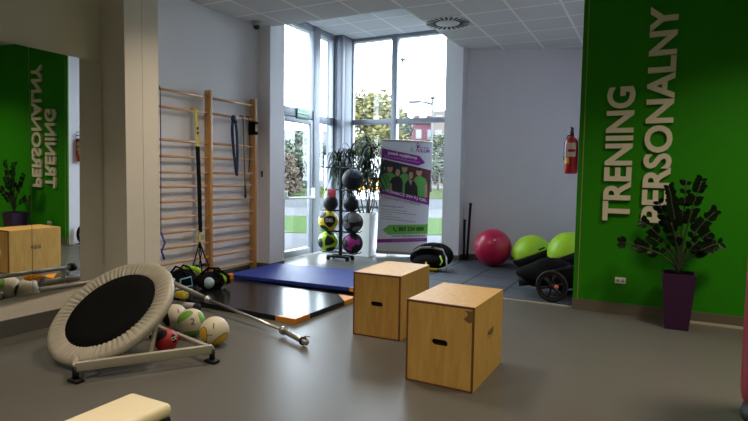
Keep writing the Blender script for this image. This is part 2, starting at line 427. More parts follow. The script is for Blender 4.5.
b.box((BX+.02, 6.378, 2.07), (BX+.15, 6.388, 2.265), BLKFAB, .004); b.box((BX+.1385, 6.378, 2.07), (BX+.15, 6.445, 2.12), BLKFAB, .004); b.box((BX+.1385, 6.378, 2.225), (BX+.15, 6.445, 2.265), BLKFAB, .004)
tag(b.build('door_strap'), 'black strap wrapped around the far post of the wall bars', 'strap')
b = MB()
b.tube([(BX+.07, 4.66, 2.53), (BX+.11, 4.66, 2.53), (BX+.125, 4.66, 2.47), (BX+.125, 4.655, 1.5), (BX+.12, 4.65, .75)], .006, NAVY, 6)
pts = [(BX+.12, 4.65, .76), (BX+.13, 4.70, .62), (BX+.13, 4.65, .52), (BX+.13, 4.69, .42)]
b.tube(pts, .012, mat('blue_cord', (.03, .06, .35), .5), 6)
tag(b.build('skipping_rope'), 'thin blue-ended cord hanging at the near end of the wall bars', 'cord')
b = MB(); b.box((-5.39, 6.618, 1.44), (-5.355, 6.6295, 1.53), BLACK, .004); b.box((-5.382, 6.614, 1.46), (-5.363, 6.619, 1.485), GREYM)
tag(b.build('light_switch'), 'small black switch on the pilaster beside the wall bars', 'switch')

# ------------------------------------------------------------------ rebounder trampoline
TC = V((-3.848, 2.852, .384)); TN = V((.04, -.61, .79)).normalized()
tx = V((1, 0, 0)); tx = (tx-TN*tx.dot(TN)).normalized(); ty = TN.cross(tx)
TM = Matrix(((tx.x, ty.x, TN.x, TC.x), (tx.y, ty.y, TN.y, TC.y), (tx.z, ty.z, TN.z, TC.z), (0, 0, 0, 1)))
tr = thing('rebounder_trampoline', 'tilted round rebounder trampoline with black bed on a silver frame', 'trampoline', (-3.6, 2.8, 0))
TL = Matrix.Translation((3.6, -2.8, 0)) @ TM
# pleated skirt
b = MB(); NS = 432; rings = []
prof = [(.372, .004), (.379, .008), (.395, .012), (.42, .016), (.45, .02), (.48, .022), (.503, .016), (.518, 0), (.522, -.02), (.515, -.045), (.50, -.055)]
for j, (r, z) in enumerate(prof):
    ring = []
    for i in range(NS):
        a = 2*pi*i/NS
        amp = (.0055*math.exp(-((r-.40)/.05)**2)+.0008)
        ph = 68*a+1.3*sin(5*a)+.8*sin(11*a+1)
        w = sin(ph)+.5*sin(2.3*ph+1)
        rr = r*(1+.003*sin(7*a))
        ring.append(b.bm.verts.new((rr*cos(a), rr*sin(a), z+amp*w)))
    rings.append(ring)
for A, B in zip(rings, rings[1:]):
    for i in range(NS): b.bm.faces.new((A[i], A[(i+1) % NS], B[(i+1) % NS], B[i]))
b._fin([v for q in rings for v in q], TL, VINYL, True)
b.build('skirt', None, tr)
b = MB(); b.lathe([(.0, .002), (.25, 0), (.374, .004), (.376, .0), (.374, -.006), (0, -.008)], BLKFAB, 64, TL, False); b.build('jump_bed', None, tr)
b = MB(); b.tube([TL @ V((.495*cos(2*pi*i/48), .495*sin(2*pi*i/48), -.03)) for i in range(48)], .02, SILV, 10, True); b.build('rim_tube', None, tr)
O = V((3.6, -2.8, 0))
def beam(b, a, c, w=.04, h=.07, m=SILV):
    a, c = V(a), V(c); dd = c-a; L = dd.length; dd.normalize(); sd = dd.cross(V((0, 0, 1))).normalized(); up = sd.cross(dd)
    Mx = Matrix(((*dd, 0), (*sd, 0), (*up, 0), (0, 0, 0, 1))).transposed(); Mx.translation = (a+c)/2
    b.box((-L/2, -w/2, -h/2), (L/2, w/2, h/2), m, .006, Mx)
A1 = V((-3.575, 2.36, .11)); A2 = V((-3.03, 3.13, .11)); side = V((-.78, .12, 0)); A3 = A2+side; A4 = A1+side
A3 = V((-3.92, 3.35, .11)); A4 = V((-4.08, 2.72, .11))
for p, q2, nm, h in ((A1, A2, 'side_beam', .07), (A4, A3, 'side_beam', .07), (A2, A3, 'end_beam', .035), (A1, A4, 'end_beam', .035)):
    b = MB(); beam(b, p+O, q2+O, .04, h); b.build(nm, None, tr)
for p in (A1, A2, A3, A4):
    b = MB(); q2 = p+O; b.cyl((q2.x, q2.y, .03), (q2.x, q2.y, .11), .022, m=BLACKM, n=12); b.box((q2.x-.055, q2.y-.035, 0), (q2.x+.055, q2.y+.035, .028), BLACK, .01)
    b.build('foot', None, tr)
for s, base in ((1, A1), (-1, A4)):
    b = MB(); b.cyl(base+O+V((0, .0, -.03)), TL @ V((s*.30, -.39, -.04)), .018, m=SILV); b.build('front_post', None, tr)
for s, base in ((1, A2), (-1, A3)):
    b = MB(); q2 = A1.lerp(A2, .52) if s > 0 else A4.lerp(A3, .52); b.cyl(q2+O, TL @ V((s*.26, .34, -.04)), .018, m=SILV); b.build('rear_strut', None, tr)

# ------------------------------------------------------------------ balls
def frame_from(dirv, up=V((0, 0, 1))):
    n = V(dirv).normalized(); x = up.cross(n)
    if x.length < 1e-3: x = V((1, 0, 0)).cross(n)
    x.normalize(); y = n.cross(x); return x, y, n
def patch(b, outline, dirv, r, m, off=.0015, rings=5, roll=0.):
    x, y, n = frame_from(dirv)
    rs = []
    def P(u, v):
        uu = u*cos(roll)-v*sin(roll); vv = u*sin(roll)+v*cos(roll)
        p = (n+x*uu+y*vv).normalized()*(r+off); return b.bm.verts.new(p)
    c = P(0, 0); N = len(outline)
    for k in range(1, rings+1):
        f = k/rings; rs.append([P(u*f, v*f) for u, v in outline])
    for i in range(N): b.bm.faces.new((c, rs[0][i], rs[0][(i+1) % N]))
    for A, B in zip(rs, rs[1:]):
        for i in range(N): b.bm.faces.new((A[i], B[i], B[(i+1) % N], A[(i+1) % N]))
    b._fin([c]+[v for q in rs for v in q], None, m, True)
def rtri(rad, k=.25, n=36, ph=pi/2):
    out = []
    for i in range(n):
        a = 2*pi*i/n+ph
        w = ((a-ph) % (2*pi/3))-pi/3
        rr = .5/cos(w); rr = (1-k)*rr+k*.8
        out.append((rad*rr*cos(a)*1.0, rad*rr*sin(a)))
    return out
def ell(a, c, n=28, cx=0, cy=0): return [(cx+a*cos(2*pi*i/n), cy+c*sin(2*pi*i/n)) for i in range(n)]
def star(n, r1, r2, m=4, ph=0):
    return [((r1 if (i % (2*m)) < m else r2)*cos(2*pi*i/(2*m*n)+ph), (r1 if (i % (2*m)) < m else r2)*sin(2*pi*i/(2*m*n)+ph)) for i in range(2*m*n)]
def ball_text(txt, dirv, r, h, m, parent, off=.003, bold=.02):
    me = text_mesh(txt, 1, bold); xs = [v.co.x for v in me.vertices]; ys = [v.co.y for v in me.vertices]
    s = h/(max(ys)-min(ys)); cx = (max(xs)+min(xs))/2; cy = (max(ys)+min(ys))/2
    x, y, n = frame_from(dirv)
    bm = bmesh.new(); bm.from_mesh(me)
    bmesh.ops.subdivide_edges(bm, edges=[e for e in bm.edges if e.calc_length() > .15], cuts=2)
    bmesh.ops.triangulate(bm, faces=bm.faces[:]); bm.to_mesh(me); bm.free()
    for v in me.vertices:
        u, w = (v.co.x-cx)*s, (v.co.y-cy)*s
        v.co = (n+x*(u/r)+y*(w/r)).normalized()*(r+off)
    me.materials.clear(); me.materials.append(m)
    return link('print', me, parent)
CAM = V((0, 0, 1.5))
def ball(name, label, cat, c, r, m, group=None):
    root = thing(name, label, cat, c, 0, group)
    b = MB(); b.sph((0, 0, 0), r, m, 40); b.build('shell', None, root)
    return root
GM = 'medicine balls under the trampoline'
def toward(c, dx=0, dz=0):
    d = (CAM-V(c)).normalized(); x, y, n = frame_from(d); return (n+x*dx+y*dz).normalized()
c = (-3.324, 3.463, .126); o = ball('medicine_ball', 'white and amber medicine ball marked 1, nearest the frame corner', 'ball', c, .125, WBALL, GM)
b = MB(); patch(b, ell(.75, .42), toward(c, -1.6, -.6), .125, YELP, .0012, 6, R(75)); patch(b, ell(.7, .4), toward(c, .8, -1.15), .125, YELP, .0012, 6, R(35))
b.build('colour_panel', None, o)
b = MB(); patch(b, ell(.8, .47), toward(c, -1.6, -.6), .125, BLACK, .0006, 6, R(75)); patch(b, ell(.75, .45), toward(c, .8, -1.15), .125, BLACK, .0006, 6, R(35)); b.build('seam', None, o)
ball_text('1', toward(c, -.05, .35), .125, .05, BTEXT, o); ball_text('www', toward(c, -.35, -.3), .125, .012, BTEXT, o)
c = (-3.70, 3.56, .126); o = ball('medicine_ball', 'white and green medicine ball marked 2, middle of the white balls', 'ball', c, .125, WBALL, GM)
b = MB(); patch(b, ell(.9, .4), toward(c, -.85, .75), .125, GRNP, .0012, 6, R(45)); patch(b, ell(.7, .4), toward(c, 1.6, .4), .125, GRNP, .0012, 6, R(95)); patch(b, ell(.8, .4), toward(c, .1, -1.7), .125, GRNP, .0012, 6, 0); b.build('colour_panel', None, o)
ball_text('2', toward(c, .1, .05), .125, .06, BTEXT, o)
c = (-3.962, 3.60, .126); o = ball('medicine_ball', 'white medicine ball with a dark checked strip, tucked nearest the trampoline bed', 'ball', c, .125, WBALL, GM)
b = MB(); patch(b, ell(.7, .30), toward(c, -.75, -.1), .125, BLACK, .0012, 6, R(110)); b.build('colour_panel', None, o)
ball_text('1', toward(c, .35, .55), .125, .045, BTEXT, o)
c = (-3.545, 3.135, .096); o = ball('medicine_ball', 'small red medicine ball inside the trampoline frame', 'ball', c, .095, REDB, GM)
b = MB(); patch(b, ell(.85, .6), toward(c, -.9, .9), .095, BLACK, .0012, 6, R(30)); patch(b, ell(.28, .42), toward(c, .85, .15), .095, BLACK, .0012, 6, 0); b.build('colour_panel', None, o)
ball_text('CK', toward(c, .85, .15), .095, .03, WBALL, o)

# ------------------------------------------------------------------ barbell, landmine, gloves
bb = thing('barbell', 'long steel barbell sloping from the landmine down to the grey floor', 'barbell', (-2.594, 3.809, 0))
O = V((2.594, -3.809, 0))
Rr = V((-2.97, 3.974, .052)); Lc = V((-4.24, 4.31, .125)); E1 = V((-2.60, 3.812, .04))
b = MB(); b.cyl(Lc+O, Rr+O, .0145, m=STEEL); b.build('shaft', None, bb)
b = MB(); b.cyl(Rr+O+V((-.03, .013, 0)), E1+O, .025, m=STEEL); b.build('sleeve', None, bb)
for p, q2 in ((Rr, E1), (Lc, Lc+V((-.4, .1, 0)))):
    b = MB(); dd = (q2-p).normalized(); b.cyl(p+O-dd*.02, p+O+dd*.015, .038, m=STEEL); b.cyl(p+O-dd*.05, p+O-dd*.02, .024, m=STEEL); b.build('collar', None, bb)
b = MB(); dd = (E1-Rr).normalized(); b.cyl(E1+O-dd*.07, E1+O-dd*.045, .038, m=BLACKM); b.tube([E1+O-dd*.06+V((0, 0, .03)), E1+O-dd*.03+V((.02, 0, .055)), E1+O-dd*.0+V((.02, .02, .05))], .006, STEEL, 6); b.build('spring_clip', None, bb)
lm = thing('barbell_stand', 'grey tubular stand with yellow grips holding the barbell behind the trampoline', 'stand', (-4.5, 4.2, 0))
O = V((4.5, -4.2, 0))
b = MB(); dd = (V((-4.55, 4.11, .31))-Lc).normalized(); b.cyl(Lc+O+dd*.045, Lc+O+dd*.50, .025, m=GREYM); b.cyl(Lc+O+dd*.48, Lc+O+dd*.52, .030, m=BLACKM); b.build('swivel_sleeve', None, lm)
b = MB(); b.cyl((-.30, -.04, .05), (.20, -.0, .05), .045, m=GREYM); b.cyl((.20, 0, .05), (.235, .003, .05), .048, m=BLACK); b.build('roller_tube', None, lm)
b = MB(); b.cyl((-.14, -.08, .02), (-.10, -.04, .34), .03, m=GREYM); b.cyl((-.14, .14, .02), (-.14, .14, .22), .03, m=GREYM); b.cyl((-.14, -.08, .2), (-.14, .14, .2), .022, m=GREYM); b.build('upright_tube', None, lm)
b = MB(); b.box((-.40, -.10, 0), (.0, .17, .018), BLACKM, .005); b.build('base_plate', None, lm)
b = MB(); b.box((-.07, -.05, .13), (.08, .03, .20), YELL, .02); o = b.build('locking_grip', None, lm); o['label'] = 'yellow grip'
b = MB(); b.cyl((-.12, -1.45, .475), (-.10, -.52, .445), .022, m=GREYM); b.cyl((-.10, -.56, .445), (-.10, -.51, .444), .045, m=BLACKM); b.build('cross_tube', None, lm)
b = MB(); b.cyl((-.10, -.90, .325), (-.10, -.22, .315), .034, m=GREYM); b.build('cross_tube', None, lm)
for y, h in ((-.86, .40), (-.64, .44), (-.27, .34)):
    b = MB(); b.cyl((-.10, y, 0), (-.10, y, h), .028, m=GREYM); b.box((-.17, y-.06, 0), (-.03, y+.06, .014), BLACKM, .004); b.build('upright_tube', None, lm)
b = MB(); b.box((-.15, -1.04, .38), (-.05, -.88, .43), ORANGE, .02); o = b.build('locking_grip', None, lm); o['label'] = 'yellow grip'

def blob(b, c, r, m, seed, n=20, amp=.12, M=None):
    g = b.sph((0, 0, 0), 1, m, n)
    rnd = random.Random(seed); ph = [rnd.uniform(0, 6) for _ in range(6)]
    for v in g:
        q = v.co.copy(); f = 1+amp*(sin(3*q.x+ph[0])*sin(2.6*q.y+ph[1])+.6*sin(5*q.z+ph[2]+2*q.x))
        q *= f; v.co = V((q.x*r[0], q.y*r[1], max(q.z*r[2], -r[2]*.8)))
    T = Matrix.Translation(c) @ (M or Matrix.Identity(4))
    bmesh.ops.transform(b.bm, matrix=T, verts=g)
vb = thing('sandbag', 'black sandbag with light blue trim and lime flap under the suspension trainer', 'bag', (-5.13, 4.80, .056))
b = MB(); blob(b, (0, 0, .115), (.17, .19, .13), BLKFAB, 3, amp=.07); b.build('body', None, vb)
b = MB(); b.tube([(.12, -.16, .05), (.13, -.15, .15), (.15, -.01, .16), (.165, .0, .05), (.12, -.16, .05)], .011, LBLUE, 8); o = b.build('trim', None, vb); o['label'] = 'light blue trim'
b = MB(); b.tube([(.0, .0, .235), (.05, .08, .25), (.10, .15, .22), (.13, .17, .15)], .032, LIME, 8, flat=.45); o = b.build('flap', None, vb); o['label'] = 'lime green flap'
for y in (-.09, .03):
    b = MB(); b.tube([(-.10, y, .20), (-.02, y, .285), (.08, y, .27), (.14, y+.02, .17)], .012, BLKFAB, 8); b.build('handle', None, vb)
gb = thing('kit_bag', 'black kit bag with lime green end panel, right of the pair under the suspension trainer', 'bag', (-4.83, 4.98, .056))
b = MB(); blob(b, (0, 0, .10), (.17, .20, .11), BLKFAB, 9, amp=.06); b.build('body', None, gb)
b = MB(); b.sph((.10, .06, .11), (.075, .075, .08), LIME, 20); o = b.build('end_panel', None, gb); o['label'] = 'lime green panel'
b = MB(); b.tube([(.06, .16, .04), (.15, .15, .07), (.18, .11, .15), (.12, .06, .215), (.02, .02, .22)], .02, BLKFAB, 8); b.tube([(.17, -.04, .03), (.19, .02, .09), (.17, .0, .17), (.08, -.02, .21)], .018, BLKFAB, 8); b.build('carry_strap', None, gb)
b = MB(); b.sph((.09, -.13, .10), (.07, .06, .07), mat('pale_blue_patch', (.35, .5, .6), .6), 16); o = b.build('patch', None, gb); o['label'] = 'pale blue patch'
b = MB(); b.tube([(-.06, -.12, .19), (.0, -.05, .26), (.06, .06, .25), (.05, .14, .18)], .014, BLKFAB, 8); b.build('handle', None, gb)

# ------------------------------------------------------------------ mats
def gym_mat(name, label, corners, h, z0, m, oranges, cs=.20):
    cx = sum(p[0] for p in corners)/4; cy = sum(p[1] for p in corners)/4
    root = thing(name, label, 'mat', (cx, cy, z0), 0, 'folding gym mats')
    cc = [V((p[0]-cx, p[1]-cy)) for p in corners]
    b = MB(); vs = b.prism([tuple(p) for p in cc], 0, h, m)
    es = list({e for v in vs for e in v.link_edges})
    bmesh.ops.bevel(b.bm, geom=es, offset=.008, segments=2, affect='EDGES')
    b.build('cover', m, root)
    for i in oranges:
        p = cc[i]; a = cc[i-1]; c = cc[(i+1) % 4]
        da = (a-p).normalized(); dc = (c-p).normalized(); out = -(da+dc).normalized()*.004
        q = [p+out, p+dc*cs+out*.7, p+da*cs+out*.7]
        b = MB(); b.prism([tuple(v) for v in q], .003, h+.002, ORANGE); o = b.build('corner_cap', None, root); o['label'] = 'orange vinyl corner'
    return root
gym_mat('gym_mat', 'black gym mat with orange corners on the floor in front of the blue mat', [(-5.25, 4.40), (-3.10, 4.34), (-3.06, 5.50), (-5.25, 5.62)], .055, 0, BLKV, (1, 2, 3), .25)
gym_mat('gym_mat', 'blue gym mat with orange corners below the wall bars', [(-5.15, 5.60), (-3.15, 5.72), (-3.18, 6.86), (-5.15, 6.72)], .05, .056, BLUE, (0, 1), .12)
pm = MB(); pm.prism([(-3.55, 6.60), (-.80, 6.56), (-.80, 9.95), (-1.5, 9.85), (-2.97, 9.30), (-2.97, 9.07), (-3.44, 9.06)], 0.0, .014, PUZZ)
tag(pm.build('puzzle_floor_mat'), 'dark grey interlocking foam floor mat under the exercise balls', 'floor mat')
sbox('trim_4', (-3.55, 6.535, 0), (-.76, 6.56, .016), mat('pale_edge', (.45, .43, .40), .5), 'pale edging strip in front of the foam floor')

# ------------------------------------------------------------------ plyo boxes
def plyo(label, corner, ux, uy, w, dp, h, first=None):
    root = thing('plyo_box', label, 'box', (corner[0], corner[1], 0), math.atan2(ux[1], ux[0]), 'plywood plyo boxes')
    t = .018
    def panel(nm, lo, hi, hole=False):
        b = MB(); b.box(lo, hi, PLY); o = b.build(nm, None, root); return o
    panel('side_panel', (0, t, t), (t, dp-t, h-t)); panel('side_panel', (w-t, t, t), (w, dp-t, h-t))
    # front/back with a slot
    for nm, y0, y1 in (('front_panel', 0, t), ('back_panel', dp-t, dp)):
        b = MB(); cx, cz, hw, hh = w*.51, h*.53, .061, .023
        x0, x1, z0, z1 = 0, w, 0, h
        out = []; N = 32
        for i in range(N):
            a = 2*pi*i/N; sx = (hw-hh) if cos(a) >= 0 else -(hw-hh)
            out.append((cx+sx+hh*cos(a), cz+hh*sin(a)))
        fo = [b.bm.verts.new((x, y0, z)) for x, z in out]; bo = [b.bm.verts.new((x, y1, z)) for x, z in out]
        def proj(i):
            a = 2*pi*i/N; dx, dz = cos(a), sin(a); k = min(((x1-cx) if dx > 0 else (cx-x0))/max(abs(dx), 1e-6), ((z1-cz) if dz > 0 else (cz-z0))/max(abs(dz), 1e-6)); return (cx+dx*k, cz+dz*k)
        rim = [proj(i) for i in range(N)]
        # snap nearest to corners
        for px, pz in ((x0, z0), (x1, z0), (x1, z1), (x0, z1)):
            k = min(range(N), key=lambda j: (rim[j][0]-px)**2+(rim[j][1]-pz)**2); rim[k] = (px, pz)
        fr = [b.bm.verts.new((x, y0, z)) for x, z in rim]; br = [b.bm.verts.new((x, y1, z)) for x, z in rim]
        for i in range(N):
            j = (i+1) % N
            b.bm.faces.new((fo[i], fo[j], fr[j], fr[i])); b.bm.faces.new((bo[i], br[i], br[j], bo[j])); b.bm.faces.new((fo[i], bo[i], bo[j], fo[j])); b.bm.faces.new((fr[i], fr[j], br[j], br[i]))
        b._fin(b.bm.verts[:], None, PLY); b.build(nm, None, root)
    panel('top_panel', (0, t, h-t), (w, dp-t, h)); panel('bottom_panel', (0, t, 0), (w, dp-t, t))
    # darkened ply edges: real edge faces of the panels
    b = MB(); e = .0014; k = .013
    for x in (0, w): b.box((x-e if x == 0 else x-k, -e, 0), (x+k if x == 0 else x+e, k*.2, h), EDGE)
    for z in (.0, h-k): b.box((0, -e, z), (w, 0.0005, z+k), EDGE)
    for x in (-e, w-.0005): b.box((x, 0, 0), (x+e+.0005, t*.55, h), EDGE)
    b.box((0, -e, h-.001), (w, k, h+e), EDGE)
    o = b.build('ply_edge', None, root); o['label'] = 'dark brown plywood edge'
    b = MB(); b.box((w*.3, dp*.02+t, h*.4), (w*.75, dp*.3, h*.7), SLOT_SHADE); b.build('slot_shade_block', None, root)  # added dark block behind the slot, stands for the shade inside the box
    for x, s in ((w+.0008, 1), (-.0008, -1)):
        me = text_mesh('AGUS', 1, .03); fit_text(me, -.075, -.02, .075, .025)
        if s > 0: M = Matrix(((0, 0, 1, x), (1, 0, 0, dp*.56), (0, 1, 0, h*.56), (0, 0, 0, 1)))
        else: M = Matrix(((0, 0, -1, x), (1, 0, 0, dp*.50), (0, -1, 0, h*.56), (0, 0, 0, 1)))
        put_text('logo_print', me, BLACK, M, root)
        b = MB(); zz = h*.56-.035*s; yy = dp*(.56 if s > 0 else .5); b.box((x-.0004, yy-.07, zz-.003), (x+.0004, yy+.07, zz+.003), BTEXT); b.build('logo_underline', None, root)
    return root
o1 = plyo('plywood plyo box in front, with a brown chip on its top corner', (-1.553, 3.563), (.506, -.012), None, .508, .725, .60)
b = MB(); b.prism([(.43, .515), (.45, .53), (.465, .55), (.44, .575), (.50, .575), (.50, .50), (.47, .49)], 0, .0015, mat('scuffed_ply', (.2, .1, .04), .7), Matrix(((1, 0, 0, 0), (0, 0, -1, -.0002), (0, 1, 0, 0), (0, 0, 0, 1)))); o = b.build('scuff', None, o1)
plyo('plywood plyo box standing behind, in front of the blue mat', (-2.446, 4.354), (.472, .010), None, .475, .75, .592)

# ------------------------------------------------------------------ medicine ball rack
RX, RY = -4.80, 8.06
rk = thing('ball_rack', 'black upright ball rack on a low wheeled foot beside the glass door', 'rack', (RX, RY, 0))
b = MB(); b.box((-.025, -.025, .06), (.025, .025, 1.72), None, .004); b.build('upright', BLACKM, rk)
b = MB(); b.box((-.21, -.12, .05), (.21, -.06, .09), None, .008); b.box((-.21, .06, .05), (.21, .12, .09), None, .008); b.box((-.04, -.12, .05), (.04, .12, .09), None, .008); b.build('base', BLACKM, rk)
for sx in (-1, 1):
    for sy in (-1, 1):
        b = MB(); b.cyl((sx*.19, sy*.09-.02, .03), (sx*.19, sy*.09+.02, .03), .03, m=BLACK, n=16); b.box((sx*.19-.03, sy*.09-.03, .03), (sx*.19+.03, sy*.09+.03, .06), BLACK, .006); b.build('caster', None, rk)
lev = [(.30, .175), (.655, .175), (.965, .125), (1.30, .16), (1.62, .16)]
rack_z = [.31-.13, .655-.13, .965-.105, 1.37-.155, 1.64]
for i, zz in enumerate((.136, .500, .867, 1.228, 1.615)):
    for s in (-1, 1):
        b = MB()
        for yy in (-.07, .07): b.tube([(s*.02, yy*.4, zz), (s*.10, yy, zz-.002), (s*.34, yy, zz), (s*.38, yy, zz+.03)], .009, BLACKM, 6)
        b.build('arm', None, rk)
GR = 'wall balls on the rack'
def rack_ball(dx, z, r, m, label, logo=None):
    c = (RX+dx, RY-.0, z)
    o = ball('slam_ball', label, 'ball', c, r, m, GR)
    return o, c
def fromcam(c, dx=0, dz=0): return toward(c, dx, dz)
o, c = rack_ball(-.255, .312, .180, LIME, 'lime green wall ball with black triangle, bottom left of the rack')
b = MB(); patch(b, rtri(.75, .3), fromcam(c, .1, .05), .180, BLACK, .002, 6, R(20)); patch(b, ell(.5, .55), fromcam(c, -1.6, -.3), .180, BLACK, .002, 6); patch(b, ell(.6, .4), fromcam(c, .6, -1.7), .180, BLACK, .002, 6); patch(b, ell(.4, .4), fromcam(c, .6, 1.9), .180, BLACK, .002, 6); b.build('panel', None, o)
o, c = rack_ball(.24, .312, .180, BLACK, 'black wall ball with magenta star, bottom right of the rack')
b = MB(); patch(b, star(3, 1.15, .42, 4, R(-15)), fromcam(c, -.1, .05), .180, MAGE, .002, 6); b.build('panel', None, o)
o, c = rack_ball(-.255, .676, .180, YELL, 'yellow wall ball with black triangle logo, left on the rack')
b = MB(); patch(b, rtri(.95, .45), fromcam(c, .15, .0), .180, BLACK, .002, 6, R(180)); patch(b, ell(.5, .4), fromcam(c, -1.2, 1.2), .180, BLACK, .002, 6); patch(b, ell(.5, .5), fromcam(c, -.9, -1.6), .180, BLACK, .002, 6); b.build('panel', None, o); ball_text('DBL', fromcam(c, .12, .05), .180, .06, WBALL, o, .005, .03)
o, c = rack_ball(.24, .676, .180, BLACK, 'black wall ball with grey panels, right on the rack below a plain ball')
b = MB(); patch(b, rtri(1.2, .2), fromcam(c, .2, .7), .180, GREYB, .002, 6, R(10)); patch(b, ell(.5, .35), fromcam(c, -.9, -.4), .180, GREYB, .002, 6); patch(b, ell(.5, .35), fromcam(c, .6, -1.0), .180, GREYB, .002, 6); b.build('panel', None, o)
tex = mat('black_ball_rubber', (.012, .013, .018), .5, spec=.25, noise=.2, bump=.3, bscale=120)
o, c = rack_ball(-.21, .992, .134, tex, 'small plain black ball on the left, above the yellow wall ball'); b = MB(); b.lathe([(.006, .1335), (.006, .1355), (0, .1356)], BLACKM, 12); b.build('valve', None, o)
o, c = rack_ball(.20, .992, .134, tex, 'small plain black ball on the right, under the big black ball'); b = MB(); b.lathe([(.006, .1335), (.006, .1355), (0, .1356)], BLACKM, 12); b.build('valve', None, o)
o, c = rack_ball(.23, 1.41, .186, tex, 'large black wall ball at the top right of the rack'); b = MB(); patch(b, rtri(.6, .3), fromcam(c, .2, .5), .186, NAVY, .002, 6); b.build('panel', None, o)
b = MB()
b.tube([(RX-.26, RY-.086, 1.275), (RX-.27, RY-.10, 1.2), (RX-.31, RY-.10, 1.10)], .018, LIME, 8, flat=.5)
b.box((RX-.22, RY-.098, 1.11), (RX-.06, RY-.08, 1.24), RED, .004); b.box((RX-.22, RY-.1, 1.16), (RX-.06, RY-.098, 1.17), BDARK)
tag(b.build('folded_band'), 'red and green folded band hanging on the left side of the ball rack', 'band')

# ------------------------------------------------------------------ planters and plants
def leaf_strip(b, base, dirh, L, w, rise, droop, m, n=6, clear=True):
    pts = []
    d = V((cos(dirh), sin(dirh), 0)); sd = V((-sin(dirh), cos(dirh), 0)); prev = None
    for i in range(n+1):
        t = i/n
        p = V(base)+d*(L*(t*(1-.25*t*droop)))+V((0, 0, rise*L*t-droop*L*t*t))
        ww = w*(.5+2.2*t)*(1-t)**.8+.001
        a = b.bm.verts.new(p-sd*ww+V((0, 0, ww*.35))); c = b.bm.verts.new(p); e = b.bm.verts.new(p+sd*ww+V((0, 0, ww*.35)))
        if prev:
            b.bm.faces.new((prev[0], prev[1], c, a)); b.bm.faces.new((prev[1], prev[2], e, c))
        prev = (a, c, e); pts += [a, c, e]
    if clear and any(q.co.x-4.708 > -4.56 and q.co.y+8.79 > 8.85+(q.co.x-4.708+4.5)*.515-.09 for q in pts):
        bmesh.ops.delete(b.bm, geom=pts, context='VERTS'); return
    b._fin(pts, None, m, True)
pl = thing('potted_dracaena', 'tall long-leaved plant in a white tapered planter behind the ball rack', 'plant', (-4.708, 8.79, 0))
b = MB()
def taper(b, w0, w1, z0, z1, m, wall=.02, n=1):
    a = [b.bm.verts.new((sx*w0, sy*w0, z0)) for sx, sy in ((-1, -1), (1, -1), (1, 1), (-1, 1))]
    c = [b.bm.verts.new((sx*w1, sy*w1, z1)) for sx, sy in ((-1, -1), (1, -1), (1, 1), (-1, 1))]
    e = [b.bm.verts.new((sx*(w1-wall), sy*(w1-wall), z1)) for sx, sy in ((-1, -1), (1, -1), (1, 1), (-1, 1))]
    f = [b.bm.verts.new((sx*(w1-wall), sy*(w1-wall), z1-.05)) for sx, sy in ((-1, -1), (1, -1), (1, 1), (-1, 1))]
    b.bm.faces.new(a[::-1]); b.bm.faces.new(f)
    for A, B in ((a, c), (c, e), (e, f)):
        for i in range(4): b.bm.faces.new((A[i], A[(i+1) % 4], B[(i+1) % 4], B[i]))
    b._fin(a+c+e+f, None, m)
taper(b, .155, .20, 0, .80, PLANTER); b.build('planter', None, pl)
b = MB(); b.box((-.175, -.175, .74), (.175, .175, .765)); b.build('soil', SOIL, pl)
rnd = random.Random(5)
canes = [(-.05, .02, 1.42, -.24, -.1), (.04, -.05, 1.30, .0, -.05), (.08, .06, 1.05, .16, .0), (-.08, -.05, 1.08, -.38, -.1), (.0, .08, 1.62, -.05, .05), (.06, -.02, 1.5, .12, -.12), (-.06, -.06, 1.35, -.44, -.12), (.05, .0, .95, .26, -.1)]
bl = MB()
for cx, cy, ht, lx, ly in canes:
    b = MB(); top = V((cx+lx, cy+ly, .76+ht*.77)); pts = [V((cx, cy, .74)).lerp(top, t)+V((.02*sin(5*t), .02*cos(4*t), 0)) for t in (0, .25, .5, .75, 1)]
    b.tube(pts, .012, CANE, 8); b.build('stem', None, pl)
    for q3, cnt in ((1, 50), (.78, 30), (.55, 18)):
        pp = V((cx, cy, .74)).lerp(top, q3)
        for i in range(cnt):
            a = rnd.uniform(0, 2*pi)
            leaf_strip(bl, pp+V((0, 0, rnd.uniform(-.16, .10))), a, rnd.uniform(.26, .42), rnd.uniform(.012, .019), rnd.uniform(.5, 1.5), rnd.uniform(.9, 1.7), LEAFD)
bl.build('leaves', None, pl)
zz = thing('potted_zz_plant', 'dark green plant with arching feathered stems in a tall purple pot', 'plant', (.272, 6.20, 0))
b = MB(); taper(b, .105, .15, 0, .562, PURPLE); b.build('pot', None, zz)
b = MB(); b.box((-.128, -.128, .505), (.128, .128, .53)); b.build('soil', SOIL, zz)
rnd = random.Random(11)
stems = [(-.58, .40, -.05), (-.42, .62, -.1), (-.24, .78, .05), (-.14, .90, -.08), (.03, .95, .03), (.17, .98, -.05), (.30, .70, .02), (.26, .50, -.1), (-.30, .44, -.18), (.36, .40, .05), (-.10, .55, -.15)]
bl = MB()
